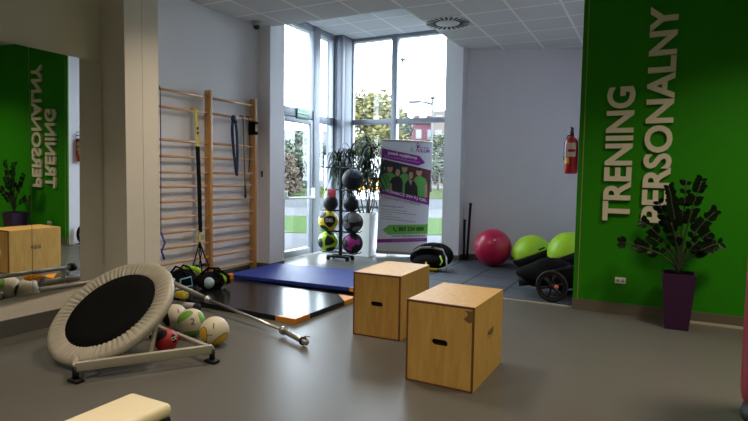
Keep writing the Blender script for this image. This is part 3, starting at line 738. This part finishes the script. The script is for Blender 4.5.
for dx, dz, dy in stems:
    b = MB(); pts = []
    for i in range(11):
        t = i/10
        pts.append(V((.92*dx*(t**1.45)+rnd.uniform(-.004, .004), dy*t-.02, .54+dz*(t**.85)-abs(dx)*.18*t**3)))
    b.tube(pts, lambda t: .011*(1-.65*t)+.002, STEMM, 6); b.build('stem', None, zz)
    for i in range(5, 11):
        for sub in (0, .5):
            if (i == 10 and sub) or rnd.random() < .3: continue
            p = pts[i].lerp(pts[min(i+1, 10)], sub); tdir = (pts[min(i+1, 10)]-pts[i-1]).normalized()
            for s in (-1, 1):
                ang = rnd.uniform(-.4, .4)
                sd = tdir.cross(V((sin(ang), -1, cos(ang)*.3))).normalized()*s
                ld = (sd*1.0+tdir*.75+V((0, -.15, .05))).normalized(); L = rnd.uniform(.06, .10)*(1.08-.3*abs(i-6)/5); w = L*.33
                nn = ld.cross(tdir).normalized(); wd_ = nn.cross(ld).normalized()
                vs = []
                prof = [(0, .1), (.25, .85), (.5, 1), (.75, .75), (1, .02)]
                pr = None
                for t, k in prof:
                    c0 = p+ld*L*t+nn*(.10*L*sin(pi*t))
                    a = bl.bm.verts.new(c0-wd_*w*k); m_ = bl.bm.verts.new(c0-nn*.006); e = bl.bm.verts.new(c0+wd_*w*k); vs += [a, m_, e]
                    if pr: bl.bm.faces.new((pr[0], pr[1], m_, a)); bl.bm.faces.new((pr[1], pr[2], e, m_))
                    pr = (a, m_, e)
                bl._fin(vs, None, LEAFZ, True)
bl.build('leaves', None, zz)

# ------------------------------------------------------------------ roll-up banner
L0 = V((-4.50, 8.85, .03)); L1 = L0+V((.889, .458, 0))*.93; ud = (L1-L0); BWd = ud.length; ud.normalize()
rb = thing('rollup_banner', 'white, purple and green roll-up banner standing before the wide window', 'banner', L0, math.atan2(ud.y, ud.x)); rb.rotation_euler = (0, R(1.8), math.atan2(ud.y, ud.x))
# local: x along banner, -y toward the room, z up
W_, H0, H1 = BWd, .09, 2.10
b = MB(); b.box((0, -.004, H0), (W_, .0, H1)); b.build('print_sheet', BWHITE, rb)
b = MB(); b.box((-.01, -.05, .02), (W_+.01, .05, .09), None, .01); b.cyl((.2, -.12, .012), (.2, .12, .012), .012); b.cyl((W_-.2, -.12, .012), (W_-.2, .12, .012), .012); b.build('base_cassette', STEEL, rb)
b = MB(); b.box((-.005, -.014, H1-.01), (W_+.005, .008, H1+.025), None, .006); b.build('top_rail', STEEL, rb)
b = MB(); b.cyl((W_/2, .02, .05), (W_/2, .02, H1), .012); b.build('support_pole', STEEL, rb)
def flat(name, polys, lift=.0015):
    b = MB()
    for poly, m, lf in polys:
        b.prism([(x*W_, H0+z*(H1-H0)) for x, z in poly], 0, lf*.0009+.0006, m, Matrix(((1, 0, 0, 0), (0, 0, -1, -.004), (0, 1, 0, 0), (0, 0, 0, 1))))
    return b.build(name, None, rb)
def btext(txt, x0, z0, x1, z1, m, lf, slope=0., bold=.01, name='print_text'):
    me = text_mesh(txt, 1, bold); fit_text(me, x0*W_, 0, x1*W_, (z1-z0)*(H1-H0))
    for v in me.vertices: v.co.y += H0+z0*(H1-H0)+slope*(v.co.x-x0*W_)
    put_text(name, me, m, Matrix(((1, 0, 0, 0), (0, 0, -1, -.0048-lf*.0009), (0, 1, 0, 0), (0, 0, 0, 1))), rb)
def el(cx, cz, rx, rz, n=20): return [(cx+rx*cos(2*pi*i/n), cz+rz*sin(2*pi*i/n)) for i in range(n)]
sl = -.085
# photo block
def hd(cx, cz, k=1.): return [(el(cx, cz, .056*k, .036*k), SKIN, 4), (el(cx, cz+.026*k, .053*k, .014*k), HAIR, 5)]
pb_ = lambda x: .835-.085*x          # slanting top and bottom of the photo
pl_ = lambda x: .565-.08*x
flat('photo_print', [
    ([(0, pb_(0)), (1, pb_(1)), (1, pl_(1)), (0, pl_(0))], BDARK, 1),
    ([(.55, .775), (1, .745), (1, .49), (.55, .53)], BMAROON, 2),
    ([(.01, .57), (.02, .67), (.08, .70), (.14, .708), (.24, .708), (.31, .69), (.34, .55), (.2, .55)], TSHIRT, 3),
    ([(.40, .54), (.39, .685), (.45, .71), (.53, .71), (.62, .69), (.62, .52)], TSHIRT, 3),
    ([(.70, .51), (.66, .645), (.71, .685), (.80, .695), (.90, .67), (.94, .63), (.96, .50)], TSHIRT, 3)]
    + hd(.19, .748) + hd(.48, .752) + hd(.77, .727) + [
    ([(.20, .55), (.20, .63), (.26, .67), (.34, .68), (.43, .665), (.46, .62), (.46, .535)], BDARK, 6),
    ([(.51, .53), (.50, .61), (.55, .65), (.61, .66), (.69, .64), (.75, .59), (.77, .505)], BDARK, 6),
    (el(.345, .722, .062, .042), HAIR, 7), (el(.605, .702, .062, .042), HAIR, 7),
    (el(.348, .714, .045, .034), SKIN, 8), (el(.61, .694, .045, .034), SKIN, 8),
    ([(.57, .655), (.615, .60), (.65, .65)], SKIN, 8), ([(.94, .63), (.89, .60), (.90, .50), (.96, .50)], SKIN, 6), ([(.20, .62), (.24, .61), (.25, .55), (.20, .55)], SKIN, 7)])
flat('print_arrow', [([(.01, .93), (.76, .875), (.88, .815), (.74, .785), (.01, .845)], BPURP, 2)])
flat('print_band', [([(0, .568), (1, .487), (1, .43), (0, .52)], BPURP, 9)])
flat('print_arrow', [([(.22, .232), (1, .255), (1, .168), (.22, .142), (.10, .183)], BGREEN, 2)])
flat('print_band', [([(0, .095), (1, .128), (1, .097), (0, .062)], BPURP, 2)])
LIL = mat('banner_lilac', (.5, .35, .55), .5)
btext('Jesteś wyjątkowy', .13, .872, .72, .91, WHITE, 3, -.14, .02)
btext('Twój trening taki sam jak potrzebujesz', .07, .852, .76, .868, LIL, 3, -.14)
btext('WYZNACZ SWÓJ CEL', .05, .532, .95, .57, WHITE, 10, -.19, .03)
btext('OSIĄGNIEMY GO RAZEM!', .10, .470, .82, .498, BTEXT, 3, -.16, .0)
btext('TRENING PERSONALNY', .05, .398, .50, .411, BPURP, 3, -.03, .02)
for i, wd_ in enumerate((.52, .70, .22, .40, .70)):
    zt = .382-.022*i
    flat('print_line', [([(.05, zt), (.05+wd_, zt-.03*wd_), (.05+wd_, zt-.007-.03*wd_), (.05, zt-.007)], mat('print_soft_grey', (.30, .30, .35), .6), 1)])
btext('883 234 888', .42, .178, .92, .218, BDARK, 3, .055, .035)
flat('print_icon', [([(.315, .215), (.335, .212), (.335, .198), (.365, .182), (.38, .188), (.39, .176), (.37, .170), (.33, .182), (.31, .203)], BDARK, 3)])
btext('www.fitnessclub.pl', .28, .120, .95, .140, BDARK, 2, .055, .02)
btext('ZAPYTAJ NA RECEPCJI O SZCZEGÓŁY', .30, .085, .92, .098, LIL, 3, .07)
btext('K', .58, .905, .66, .955, BGREEN, 2, 0, .0, 'logo_print')
flat('logo_print', [(el(.715, .985, .016, .008), BPURP, 2), ([(.67, .985), (.70, .968), (.715, .972), (.735, .968), (.78, .985), (.745, .96), (.725, .945), (.70, .915), (.68, .91), (.705, .945), (.70, .957)], BPURP, 2)])
btext('FITNESS', .74, .945, .94, .957, BPURP, 2, 0, .03, 'logo_print')
btext('CLUB', .72, .908, .96, .937, BPURP, 2, 0, .045, 'logo_print')

# ------------------------------------------------------------------ back corner
bg = thing('bulgarian_bag', 'black crescent training bag with yellow strap on the foam floor by the banner', 'bag', (-3.12, 8.06, .014))
b = MB(); pts = []; rr_ = []
for i in range(21):
    a = R(-25)+R(230)*i/20; pts.append((.27*cos(a)+.0, .25*sin(a)*.9, .165+.09*sin(a)))
b.tube(pts, lambda t: .055+.085*sin(pi*t), BLKFAB, 16); b.build('body', None, bg)
b = MB(); b.sph((0, -.02, .11), (.30, .22, .11), BLKFAB, 24); b.build('body', None, bg)
b = MB(); b.tube([(-.32, -.05, .22), (-.2, .04, .31), (.0, .06, .33), (.2, .02, .31), (.32, -.10, .17)], .02, mat('pale_piping', (.45, .46, .48), .5), 8, flat=.4); b.build('piping', None, bg)
b = MB(); b.tube([(.02, -.22, .12), (.03, -.27, .06), (.05, -.29, .035), (.22, -.27, .035)], .034, YELL, 8, flat=.5); o = b.build('grip_strap', None, bg); o['label'] = 'yellow grip strap'
b = MB(); b.tube([(.2, -.10, .23), (.26, -.16, .15), (.24, -.2, .1)], .014, LIME, 6); b.tube([(.30, -.1, .22), (.34, -.17, .1), (.33, -.19, .03)], .013, mat('pale_piping', (.45, .46, .48), .5), 6); b.build('side_strap', None, bg)
b = MB(); b.tube([(.0, .04, .33), (.05, .05, .385), (.14, .05, .385), (.17, .04, .32)], .016, BLACK, 8); b.build('handle', None, bg)
for a, c, lab in (((-2.93, 9.20, .014), (-2.962, 9.30, .72), 'short black stick leaning in the back corner'), ((-2.872, 9.2, .014), (-2.862, 9.3, 1.02), 'tall black stick leaning in the back corner')):
    root = thing('weighted_stick', lab, 'stick', a, 0, 'black sticks in the corner')
    dd = V(c)-V(a); b = MB(); b.cyl((0, 0, .01), dd, .022, n=14); b.build('bar', BLACK, root)
    b = MB(); b.cyl((0, 0, 0), dd*.04, .025, n=14); b.build('end_cap', BLACK, root); b = MB(); b.cyl(dd*.97, dd*1.005, .025, n=14); b.build('end_cap', BLACK, root)
o = ball('exercise_ball', 'crimson exercise ball against the white back wall', 'ball', (-2.32, 8.84, .322), .308, PINKB)
b = MB(); b.lathe([(.012, .306), (.012, .3095), (0, .31)], WHITE, 12, Euler((R(60), 0, R(20))).to_matrix().to_4x4()); b.build('valve', None, o)
def bosu(label, c, ax, r=.315, h=.31):
    root = thing('balance_dome', label, 'balance trainer', c, 0, 'lime balance domes')
    x, y, n = frame_from(ax, V((0, 1, 0)))
    M = Matrix(((x.x, y.x, n.x, 0), (x.y, y.y, n.y, 0), (x.z, y.z, n.z, 0), (0, 0, 0, 1)))
    b = MB(); b.lathe([(r*cos(a), h*sin(a)) for a in [pi/2*i/14 for i in range(15)]][::-1], LIME, 48, M); b.build('dome', None, root)
    b = MB(); b.lathe([(0, -.155), (r*.8, -.155), (r*1.01, -.035), (r*1.02, .0), (r*.995, .012)], BLACK, 48, M, False); b.build('platform', None, root)
    # carrying slot
    ang = math.atan2((CAM-V(c)).dot(y), (CAM-V(c)).dot(x))
    for da in (-75, 33):
        b = MB(); e = .16; rr = r*cos(e)*1.002
        b.tube([M @ V((rr*cos(ang+R(da)+(k-4)*.045), rr*sin(ang+R(da)+(k-4)*.045), h*sin(e))) for k in range(9)], .013, BLACK, 8); b.build('carry_slot', None, root)
    return root
bosu('lime green balance dome tilted beside the crimson ball', (-1.675, 8.82, .262), (-.40, -.02, .91))
bosu('lime green balance dome nearer the green wall', (-1.07, 8.47, .37), (-.40, -.02, .91), .31, .32)
st = thing('step_platform', 'low black step platform under the lime balance domes', 'step', (-1.4, 8.6, .014))
b = MB(); b.box((-.05, -.45, .05), (.58, .12, .095), None, .015); b.build('top', BLACK, st)
for x in (.05, .48):
    b = MB(); b.box((x-.08, -.43, 0), (x+.08, .10, .05), None, .012); b.build('riser', BLACK, st)
# pushchair
pc = thing('folded_pushchair', 'black folded pushchair with spoked wheel at the end of the green wall', 'pushchair', (-1.05, 6.9, .014))
def wheel(root, c, r, ax, spokes=6, hubm=None):
    x, y, n = frame_from(ax)
    M = Matrix(((x.x, y.x, n.x, c[0]), (x.y, y.y, n.y, c[1]), (x.z, y.z, n.z, c[2]), (0, 0, 0, 1)))
    b = MB(); b.tube([M @ V(((r-.022)*cos(2*pi*i/40), (r-.022)*sin(2*pi*i/40), 0)) for i in range(40)], .022, BLACK, 10, True)
    b.tube([M @ V(((r-.05)*cos(2*pi*i/40), (r-.05)*sin(2*pi*i/40), 0)) for i in range(40)], .012, BLACKM, 8, True)
    b.cyl(M @ V((0, 0, -.03)), M @ V((0, 0, .03)), .03, m=BLACKM)
    for i in range(spokes):
        a = 2*pi*i/spokes+.3; b.cyl(M @ V((0, 0, 0)), M @ V(((r-.04)*cos(a), (r-.04)*sin(a), 0)), .014, m=BLACKM, n=8)
    w = b.build('wheel', None, root)
    if hubm:
        b = MB(); b.cyl(M @ V((.06, .0, .01)), M @ V((.06, 0, .035)), .026, m=hubm); b.build('reflector', None, w)
    return w
wheel(pc, (.03, -.26, .19), .19, (-.12, -1, .03), 6, mat('coral_reflector', (.7, .16, .10), .4))
wheel(pc, (.16, .25, .19), .19, (-.12, -1, .03), 6)
b = MB(); b.cyl((-.42, .02, .155), (-.30, .05, .175), .065, n=20); b.build('front_wheel', BLACK, pc)
b = MB(); b.tube([(.03, -.22, .19), (.03, .0, .2), (.16, .23, .19)], .014, BLACKM, 8); b.tube([(-.36, .04, .16), (-.15, .0, .28), (.10, .0, .36), (.20, .05, .40)], .016, BLACKM, 8)
b.tube([(.03, -.2, .19), (-.1, -.02, .28), (-.28, .12, .3)], .014, BLACK, 8); b.tube([(.15, .15, .2), (.0, .2, .3), (-.2, .3, .36)], .014, BLACK, 8); b.build('frame', None, pc)
b = MB(); blob(b, (-.08, .20, .24), (.40, .30, .19), BLKFAB, 4); b.build('seat_fabric', None, pc)


# ------------------------------------------------------------------ fire extinguisher
fe = thing('fire_extinguisher', 'red fire extinguisher hanging at the left edge of the green wall', 'extinguisher', (-.862, 6.70, 1.545))
b = MB(); b.lathe([(0, 0), (.062, 0), (.074, .012), (.076, .05), (.076, .34), (.07, .385), (.05, .415), (.028, .425), (.026, .45), (0, .45)], RED, 32); b.build('cylinder', None, fe)
b = MB(); b.cyl((0, 0, .44), (0, 0, .49), .02, m=BLACK); b.box((-.015, -.09, .47), (.015, .03, .485), BLACK, .003); b.tube([(0, .01, .49), (0, -.03, .52), (0, -.10, .535)], .008, BLACK, 8); b.box((-.014, -.02, .485), (.014, .02, .54), BLACK, .004); b.build('valve_head', None, fe)
b = MB(); b.tube([(0, .03, .46), (-.05, .06, .45), (-.085, .06, .36), (-.085, .05, .2), (-.08, .03, .16)], .011, BLACK, 8); b.build('hose', None, fe)
for z0, z1, a0, a1, m in ((.20, .36, -120, -45, mat('label_cream', (.62, .55, .45), .5)), (.12, .19, -150, -100, mat('label_yellow', (.7, .5, .05), .5)), (.2, .33, -175, -135, mat('label_blue', (.35, .4, .6), .5)), (.255, .285, -115, -50, RED)):
    b = MB(); n = 12; off = .0012 if m is not RED else .002
    vs = []
    for z in (z0, z1): vs.append([b.bm.verts.new(((.076+off)*cos(R(a0+(a1-a0)*i/n)), (.076+off)*sin(R(a0+(a1-a0)*i/n)), z)) for i in range(n+1)])
    for i in range(n): b.bm.faces.new((vs[0][i], vs[0][i+1], vs[1][i+1], vs[1][i]))
    b._fin(vs[0]+vs[1], None, m, True); b.build('sticker', None, fe)
b = MB(); b.box((.076, -.02, .36), (.101, .02, .42)); b.box((.094, -.03, .1), (.1015, .03, .42)); b.build('wall_hook', BLACKM, fe)

# ------------------------------------------------------------------ small fixtures
so = thing('power_socket', 'white double wall socket on the green wall', 'socket', (-.27, GY, .377))
b = MB(); b.box((-.055, -.012, -.035), (.055, 0, .035), WHITE, .004); b.build('plate', None, so)
for x in (-.025, .025):
    b = MB(); b.cyl((x, -.0125, 0), (x, -.010, 0), .017, m=mat('socket_recess', (.35, .35, .34), .5)); b.build('outlet', None, so)
dc = thing('dome_camera', 'small white dome camera on the ceiling above the wall bars', 'camera', (-5.28, 6.38, H), 0)
b = MB(); b.lathe([(0, 0), (.075, 0), (.078, -.015), (.06, -.06), (.052, -.065)], mat('camera_grey', (.35, .34, .32), .5), 28, None); b.build('housing', None, dc)
b = MB(); b.lathe([(.05, -.06), (.048, -.085), (.03, -.108), (0, -.115)], mat('camera_dome', (.02, .02, .02), .15), 28, None); b.build('lens_dome', None, dc)
cv = thing('ceiling_vent', 'round slotted swirl diffuser in the ceiling near the wide window', 'vent', (-2.79, 7.60, H), 0)
b = MB(); b.box((-.255, -.32, -.006), (.32, .32, 0), mat('vent_plate', (.72, .72, .72), .5), .002); b.build('face_plate', None, cv)
b = MB()
for i in range(24):
    a = 2*pi*i/24; Mx = Matrix.Translation((.035, 0, 0)) @ Matrix.Rotation(a, 4, 'Z'); b.box((.175, -.019, -.0085), (.315, .019, -.005), BLACK, 0, Mx)
b.build('slot', None, cv)
b = MB(); b.lathe([(0, -.012), (.17, -.010), (.175, -.006)], mat('vent_disc', (.78, .78, .78), .5), 36, Matrix.Translation((.035, 0, 0))); b.build('centre_disc', None, cv)
es = thing('exit_sign', 'green emergency exit sign fixed above the glass door', 'sign', (DX+.06, 8.09, 2.475))
b = MB(); b.box((0, -.185, 0), (.012, .185, .2), SIGNG, .002); b.build('board', None, es)
b = MB(); b.box((.012, -.165, .095), (.0126, .165, .185), SIGNW); b.box((.012, -.165, .04), (.0126, .165, .08), SIGNG); b.build('panel', None, es)
for tx_, z0, z1, m in (('WYJŚCIE', .11, .165, SIGNG), ('EWAKUACYJNE', .022, .078, SIGNW)):
    me = text_mesh(tx_, 1, .01); fit_text(me, -.15, z0, .15, z1); put_text('sign_text', me, m, Matrix(((0, 0, 1, .013), (1, 0, 0, 0), (0, 1, 0, 0), (0, 0, 0, 1))), es)

# ------------------------------------------------------------------ foreground
bn = thing('flat_bench', 'beige padded end of a flat bench in the near foreground', 'bench', (-2.03, 1.2, 0))
b = MB(); b.box((-.137, -.62, .385), (.137, .515, .452), BEIGE, .03, None, 4); b.build('pad', None, bn)
b = MB(); b.box((-.125, -.6, .35), (.13, .505, .39), BLACK, .008); b.build('pad_board', None, bn)
b = MB(); b.box((-.03, -.5, .29), (.03, .40, .35), BLACKM, .004); b.build('frame', None, bn)
for y in (-.45, .12):
    b = MB(); b.box((-.03, y-.03, .03), (.03, y+.03, .30), BLACKM, .004); b.box((-.22, y-.03, 0), (.22, y+.03, .04), BLACKM, .004); b.build('leg', None, bn)
pb = thing('punch_bag', 'red upright punch bag on a black base at the right edge', 'punch bag', (.775, 4.05, 0))
b = MB(); b.lathe([(0, .10), (.19, .10), (.212, .125), (.222, .18), (.225, .5), (.225, 1.6), (.20, 1.68), (0, 1.72)], REDV, 48); b.build('bag', None, pb)
b = MB(); b.lathe([(0, 0), (.21, 0), (.215, .03), (.2, .095), (0, .10)], BLACK, 48); b.build('base', None, pb)

# ------------------------------------------------------------------ outside
PAVE = mat('pale_paving', (.058, .058, .060), 1, spec=0, noise=.08, scale=2)
GRASS = mat('lawn_green', (.028, .045, .016), 1, spec=0, noise=.25, scale=6)
ROAD = mat('asphalt', (.046, .047, .05), 1, spec=0, noise=.06)
b = MB(); b.box((-160, 10.7, -.25), (60, 200, -.12), PAVE); b.box((-160, -60, -.25), (-6.35, 10.7, -.12), PAVE); struct(b.build('ground_outside'), 'pale paving outside the glazing')
Mo = Matrix.Rotation(R(27), 4, 'Z')
def strip(name, d0, d1, m, z=.0, lab=None):
    b = MB(); b.box((-45, d0, -.119), (25, d1, -.115+z), m, 0, Mo); return struct(b.build(name), lab)
strip('lawn_outside', 14.6, 20.5, GRASS, .01, 'near strip of lawn outside')
strip('road_outside', 26, 36, ROAD, .0, 'grey road outside')
strip('lawn_outside_far', 37, 70, mat('far_lawn', (.028, .036, .014), 1, spec=0, noise=.3, scale=3), .02, 'far lawn beyond the road')
def tree(label, p, h, w, m, seed, group='trees outside'):
    root = thing('leafy_tree', label, 'tree', p, 0, group)
    b = MB(); b.tube([(0, 0, 0), (.1, 0, h*.3), (0, .1, h*.6), (.1, 0, h*.85)], lambda t: .16*(1-.7*t), CANE, 8)
    rnd = random.Random(seed); cl = []
    for i in range(16):
        a = rnd.uniform(0, 6.28); zc = rnd.uniform(.28, .95); rr = w*.5*(1.05-abs(zc-.5)*1.4)*rnd.uniform(.3, .9)
        cl.append(V((rr*cos(a), rr*sin(a), zc*h)))
        b.tube([(0, 0, h*.3), cl[-1]*.6+V((0, 0, h*.1)), cl[-1]], .03, CANE, 5)
    b.build('trunk', None, root)
    b = MB()
    for c in cl:
        for k in range(330):
            q = V((rnd.gauss(0, 1), rnd.gauss(0, 1), rnd.gauss(0, .8))).normalized()*rnd.random()**.4*w*.27
            n = V((rnd.gauss(0, 1), rnd.gauss(0, 1), rnd.gauss(0, 1))).normalized(); x, y, n = frame_from(n); s = rnd.uniform(.13, .26)*w/4.5
            b.quad([c+q+x*s, c+q+y*s*.6, c+q-x*s, c+q-y*s*.6], m)
    b.build('foliage', None, root)
OLIVE = mat('olive_foliage', (.075, .066, .012), .8, noise=.35, scale=.8); GRN2 = mat('green_foliage', (.036, .046, .026), .8, noise=.35, scale=.8); RUST = mat('rust_foliage', (.07, .05, .032), .8, noise=.3, scale=.8)
tree('large yellow-green tree seen through the wide window, left pane', (-18.3, 35, -.12), 6.9, 5.2, OLIVE, 1)
tree('thin grey-green tree behind the window mullion', (-21.2, 45, -.12), 7.2, 3.6, GRN2, 2)
tree('green bush seen through the glass of the door', (-26.8, 38, -.12), 4.6, 4.6, GRN2, 3)
tree('rust brown bush seen low through the glass of the door', (-23.6, 31, -.12), 2.8, 3.4, RUST, 4)
tree('green tree seen between the banner and the back wall pilaster', (-21.0, 56, -.12), 5.6, 4.2, mat('sage_foliage', (.045, .05, .027), .8, noise=.3, scale=.8), 6)
def building(label, p, w, dpt, h, m, rz, cols, rows, wm, roofm=None):
    root = thing('apartment_block', label, 'building', p, rz, 'buildings outside')
    b = MB(); b.box((0, 0, 0), (w, dpt, h)); b.build('wall', m, root)
    if roofm:
        b = MB(); b.box((-.3, -.3, h), (w+.3, dpt+.3, h+.5)); rf = b.build('roof', roofm, root)
        for k in range(3):
            b = MB(); b.box((w*(.2+.28*k), dpt*.3, h+.5), (w*(.2+.28*k)+1, dpt*.3+1, h+1.7)); b.build('chimney', m, rf)
    for i in range(cols):
        for j in range(rows):
            x = w*(i+.5)/cols; z = h*(j+.62)/(rows+.15); ww = w/cols*.24; hh = h/rows*.22
            b = MB(); b.box((x-ww, -.06, z-hh), (x+ww, .05, z+hh)); b.build('window', wm, root)
    return root
WPANE = mat('far_window', (.10, .105, .12), .3)
building('pinkish red low building beyond the road', (-39.4, 82, -.12), 7.6, 9, 10.2, mat('pink_render', (.065, .016, .022), .8), R(20), 4, 3, WPANE, mat('maroon_roof', (.04, .012, .015), .7))
building('beige apartment block at the right of the wide window', (-30.8, 79, -.12), 11, 10, 11.6, mat('beige_render', (.075, .058, .046), .8), 0, 5, 5, WPANE)
building('pale grey apartment block seen through the door glass', (-66, 60, -.12), 26, 12, 8.6, mat('pale_render', (.085, .088, .09), .8), R(38), 6, 4, mat('far_window_dark', (.08, .083, .09), .4))
LAMPM = mat('galvanised_lamp', (.03, .032, .036), .6)
def lamp(label, p, h, arm):
    root = thing('street_lamp', label, 'lamp post', p, 0, 'street lamps outside')
    b = MB(); b.cyl((0, 0, 0), (0, 0, h), .12, .09, n=12); b.build('pole', LAMPM, root)
    if arm: b = MB(); b.tube([(0, 0, h-.5), (-.9, 0, h-.25), (-1.7, 0, h-.15)], .12, None, 8); b.build('arm', LAMPM, root); b = MB(); b.box((-2.5, -.2, h-.32), (-1.5, .15, h-.05), None, .04); b.build('lamp_head', LAMPM, root)
    b = MB(); b.lathe([(0, 0), (.25, .05), (.3, .2), (.18, .32), (0, .35)], LAMPM, 16, Matrix.Translation((0, 0, h-.05))); b.build('lamp_head', None, root)
lamp('tall slender street lamp outside the wide window', (-23.25, 51, -.12), 13.3, False)
lamp('street lamp with side arm outside the wide window', (-19.5, 50, -.12), 9.1, True)
vn = thing('parked_van', 'white panel van with orange stripes parked outside behind the plant', 'van', (-12.95, 23.4, -.12), R(27))
b = MB(); b.prism([(-1.6, .45), (2.3, .45), (2.3, 1.2), (1.75, 1.45), (1.35, 2.25), (.9, 2.5), (-1.6, 2.5)], -.9, .9, WHITE, Matrix(((1, 0, 0, 0), (0, 0, -1, 0), (0, 1, 0, 0), (0, 0, 0, 1)))); b.build('body', None, vn)
for x in (-1.0, 1.6):
    b = MB(); b.cyl((x, -.93, .33), (x, .93, .33), .33, m=BLACK); b.build('wheel', None, vn)
b = MB()
for z in (.9, 1.25): b.prism([(-1.5, z), (1.0, z), (1.15, z+.2), (-1.5, z+.2)], .9, .91, ORANGE, Matrix(((1, 0, 0, 0), (0, 0, -1, 0), (0, 1, 0, 0), (0, 0, 0, 1))))
b.prism([(-.7, 1.7), (-.45, 1.7), (-.2, 2.25), (-.5, 2.1)], .9, .91, BPURP, Matrix(((1, 0, 0, 0), (0, 0, -1, 0), (0, 1, 0, 0), (0, 0, 0, 1)))); b.build('stripe', None, vn)
b = MB(); b.prism([(1.05, 1.5), (1.65, 1.5), (1.33, 2.15), (1.05, 2.15)], .9, .915, BDARK, Matrix(((1, 0, 0, 0), (0, 0, -1, 0), (0, 1, 0, 0), (0, 0, 0, 1)))); b.build('side_window', None, vn)

# ------------------------------------------------------------------ lighting
w = bpy.data.worlds.new('overcast'); sc.world = w; w.use_nodes = True
nt = w.node_tree; bgn = nt.nodes['Background']
tc = nt.nodes.new('ShaderNodeTexCoord'); no = nt.nodes.new('ShaderNodeTexNoise'); no.inputs['Scale'].default_value = 2.2; no.inputs['Detail'].default_value = 4
cr = nt.nodes.new('ShaderNodeValToRGB'); cr.color_ramp.elements[0].color = (.70, .83, 1, 1); cr.color_ramp.elements[1].color = (.83, .92, 1, 1)
nt.links.new(tc.outputs['Generated'], no.inputs['Vector']); nt.links.new(no.outputs['Fac'], cr.inputs['Fac']); nt.links.new(cr.outputs['Color'], bgn.inputs['Color'])
bgn.inputs['Strength'].default_value = 18
def area(name, loc, rot, sx, sy, e, col=(1, 1, 1), spread=180, portal=False):
    l = bpy.data.lights.new(name, 'AREA'); l.shape = 'RECTANGLE'; l.size = sx; l.size_y = sy; l.energy = e; l.color = col; l.spread = R(spread)
    if portal: l.cycles.is_portal = True
    o = bpy.data.objects.new(name, l); COL.objects.link(o); o.location = loc; o.rotation_euler = rot; return o
area('door_daylight', (DX-.1, 8.3, 2.2), (0, R(-90), 0), 4.2, 1.75, 1, portal=True)
area('window_daylight', (-4.42, WY+.1, 2.2), (R(-90), 0, 0), 1.95, 4.2, 1, portal=True)
LUM = mat('luminaire_panel', (1., .86, .66), .5, emit=2.0)
for i, (x, y) in enumerate(((-3.0, .6), (-.6, .6), (1.7, .9), (-3.1, 4.35), (1.3, 4.4))):
    t = thing('ceiling_luminaire', 'square recessed louvre light in the ceiling, overhead', 'ceiling light', (x, y, H), 0, 'recessed ceiling lights')
    b = MB(); b.box((-.31, -.31, -.008), (.31, .31, 0), WHITE); b.box((-.28, -.28, -.010), (.28, .28, -.006), LUM); b.build('panel', None, t)
    area('lamp', (x, y, H-.02), (0, 0, 0), .55, .55, (34, 36, 32, 40, 56)[i], (1, .83, .62), (125, 125, 125, 130, 128)[i])

# ------------------------------------------------------------------ camera
cd = bpy.data.cameras.new('camera'); co = bpy.data.objects.new('camera', cd); COL.objects.link(co)
F, yaw, pit, rol = 539.2, -.4757739, .0662393, -.0154059
f = V((sin(yaw)*cos(pit), cos(yaw)*cos(pit), -sin(pit))); r = V((cos(yaw), -sin(yaw), 0)); dn = f.cross(r)
r2 = r*cos(rol)+dn*sin(rol); d2 = dn*cos(rol)-r*sin(rol)
co.matrix_world = Matrix(((r2.x, -d2.x, -f.x, 0), (r2.y, -d2.y, -f.y, 0), (r2.z, -d2.z, -f.z, 1.5), (0, 0, 0, 1)))
cd.sensor_width = 36; cd.lens = F/748*36; cd.clip_start = .05; cd.clip_end = 500
sc.camera = co
sc.view_settings.view_transform = 'Standard'; sc.view_settings.look = 'None'; sc.view_settings.gamma = 1; sc.view_settings.use_curve_mapping = False
sc.view_settings.exposure = 0
sc.cycles.use_denoising = True
sc.cycles.max_bounces = 10; sc.cycles.transparent_max_bounces = 12; sc.cycles.sample_clamp_indirect = 6
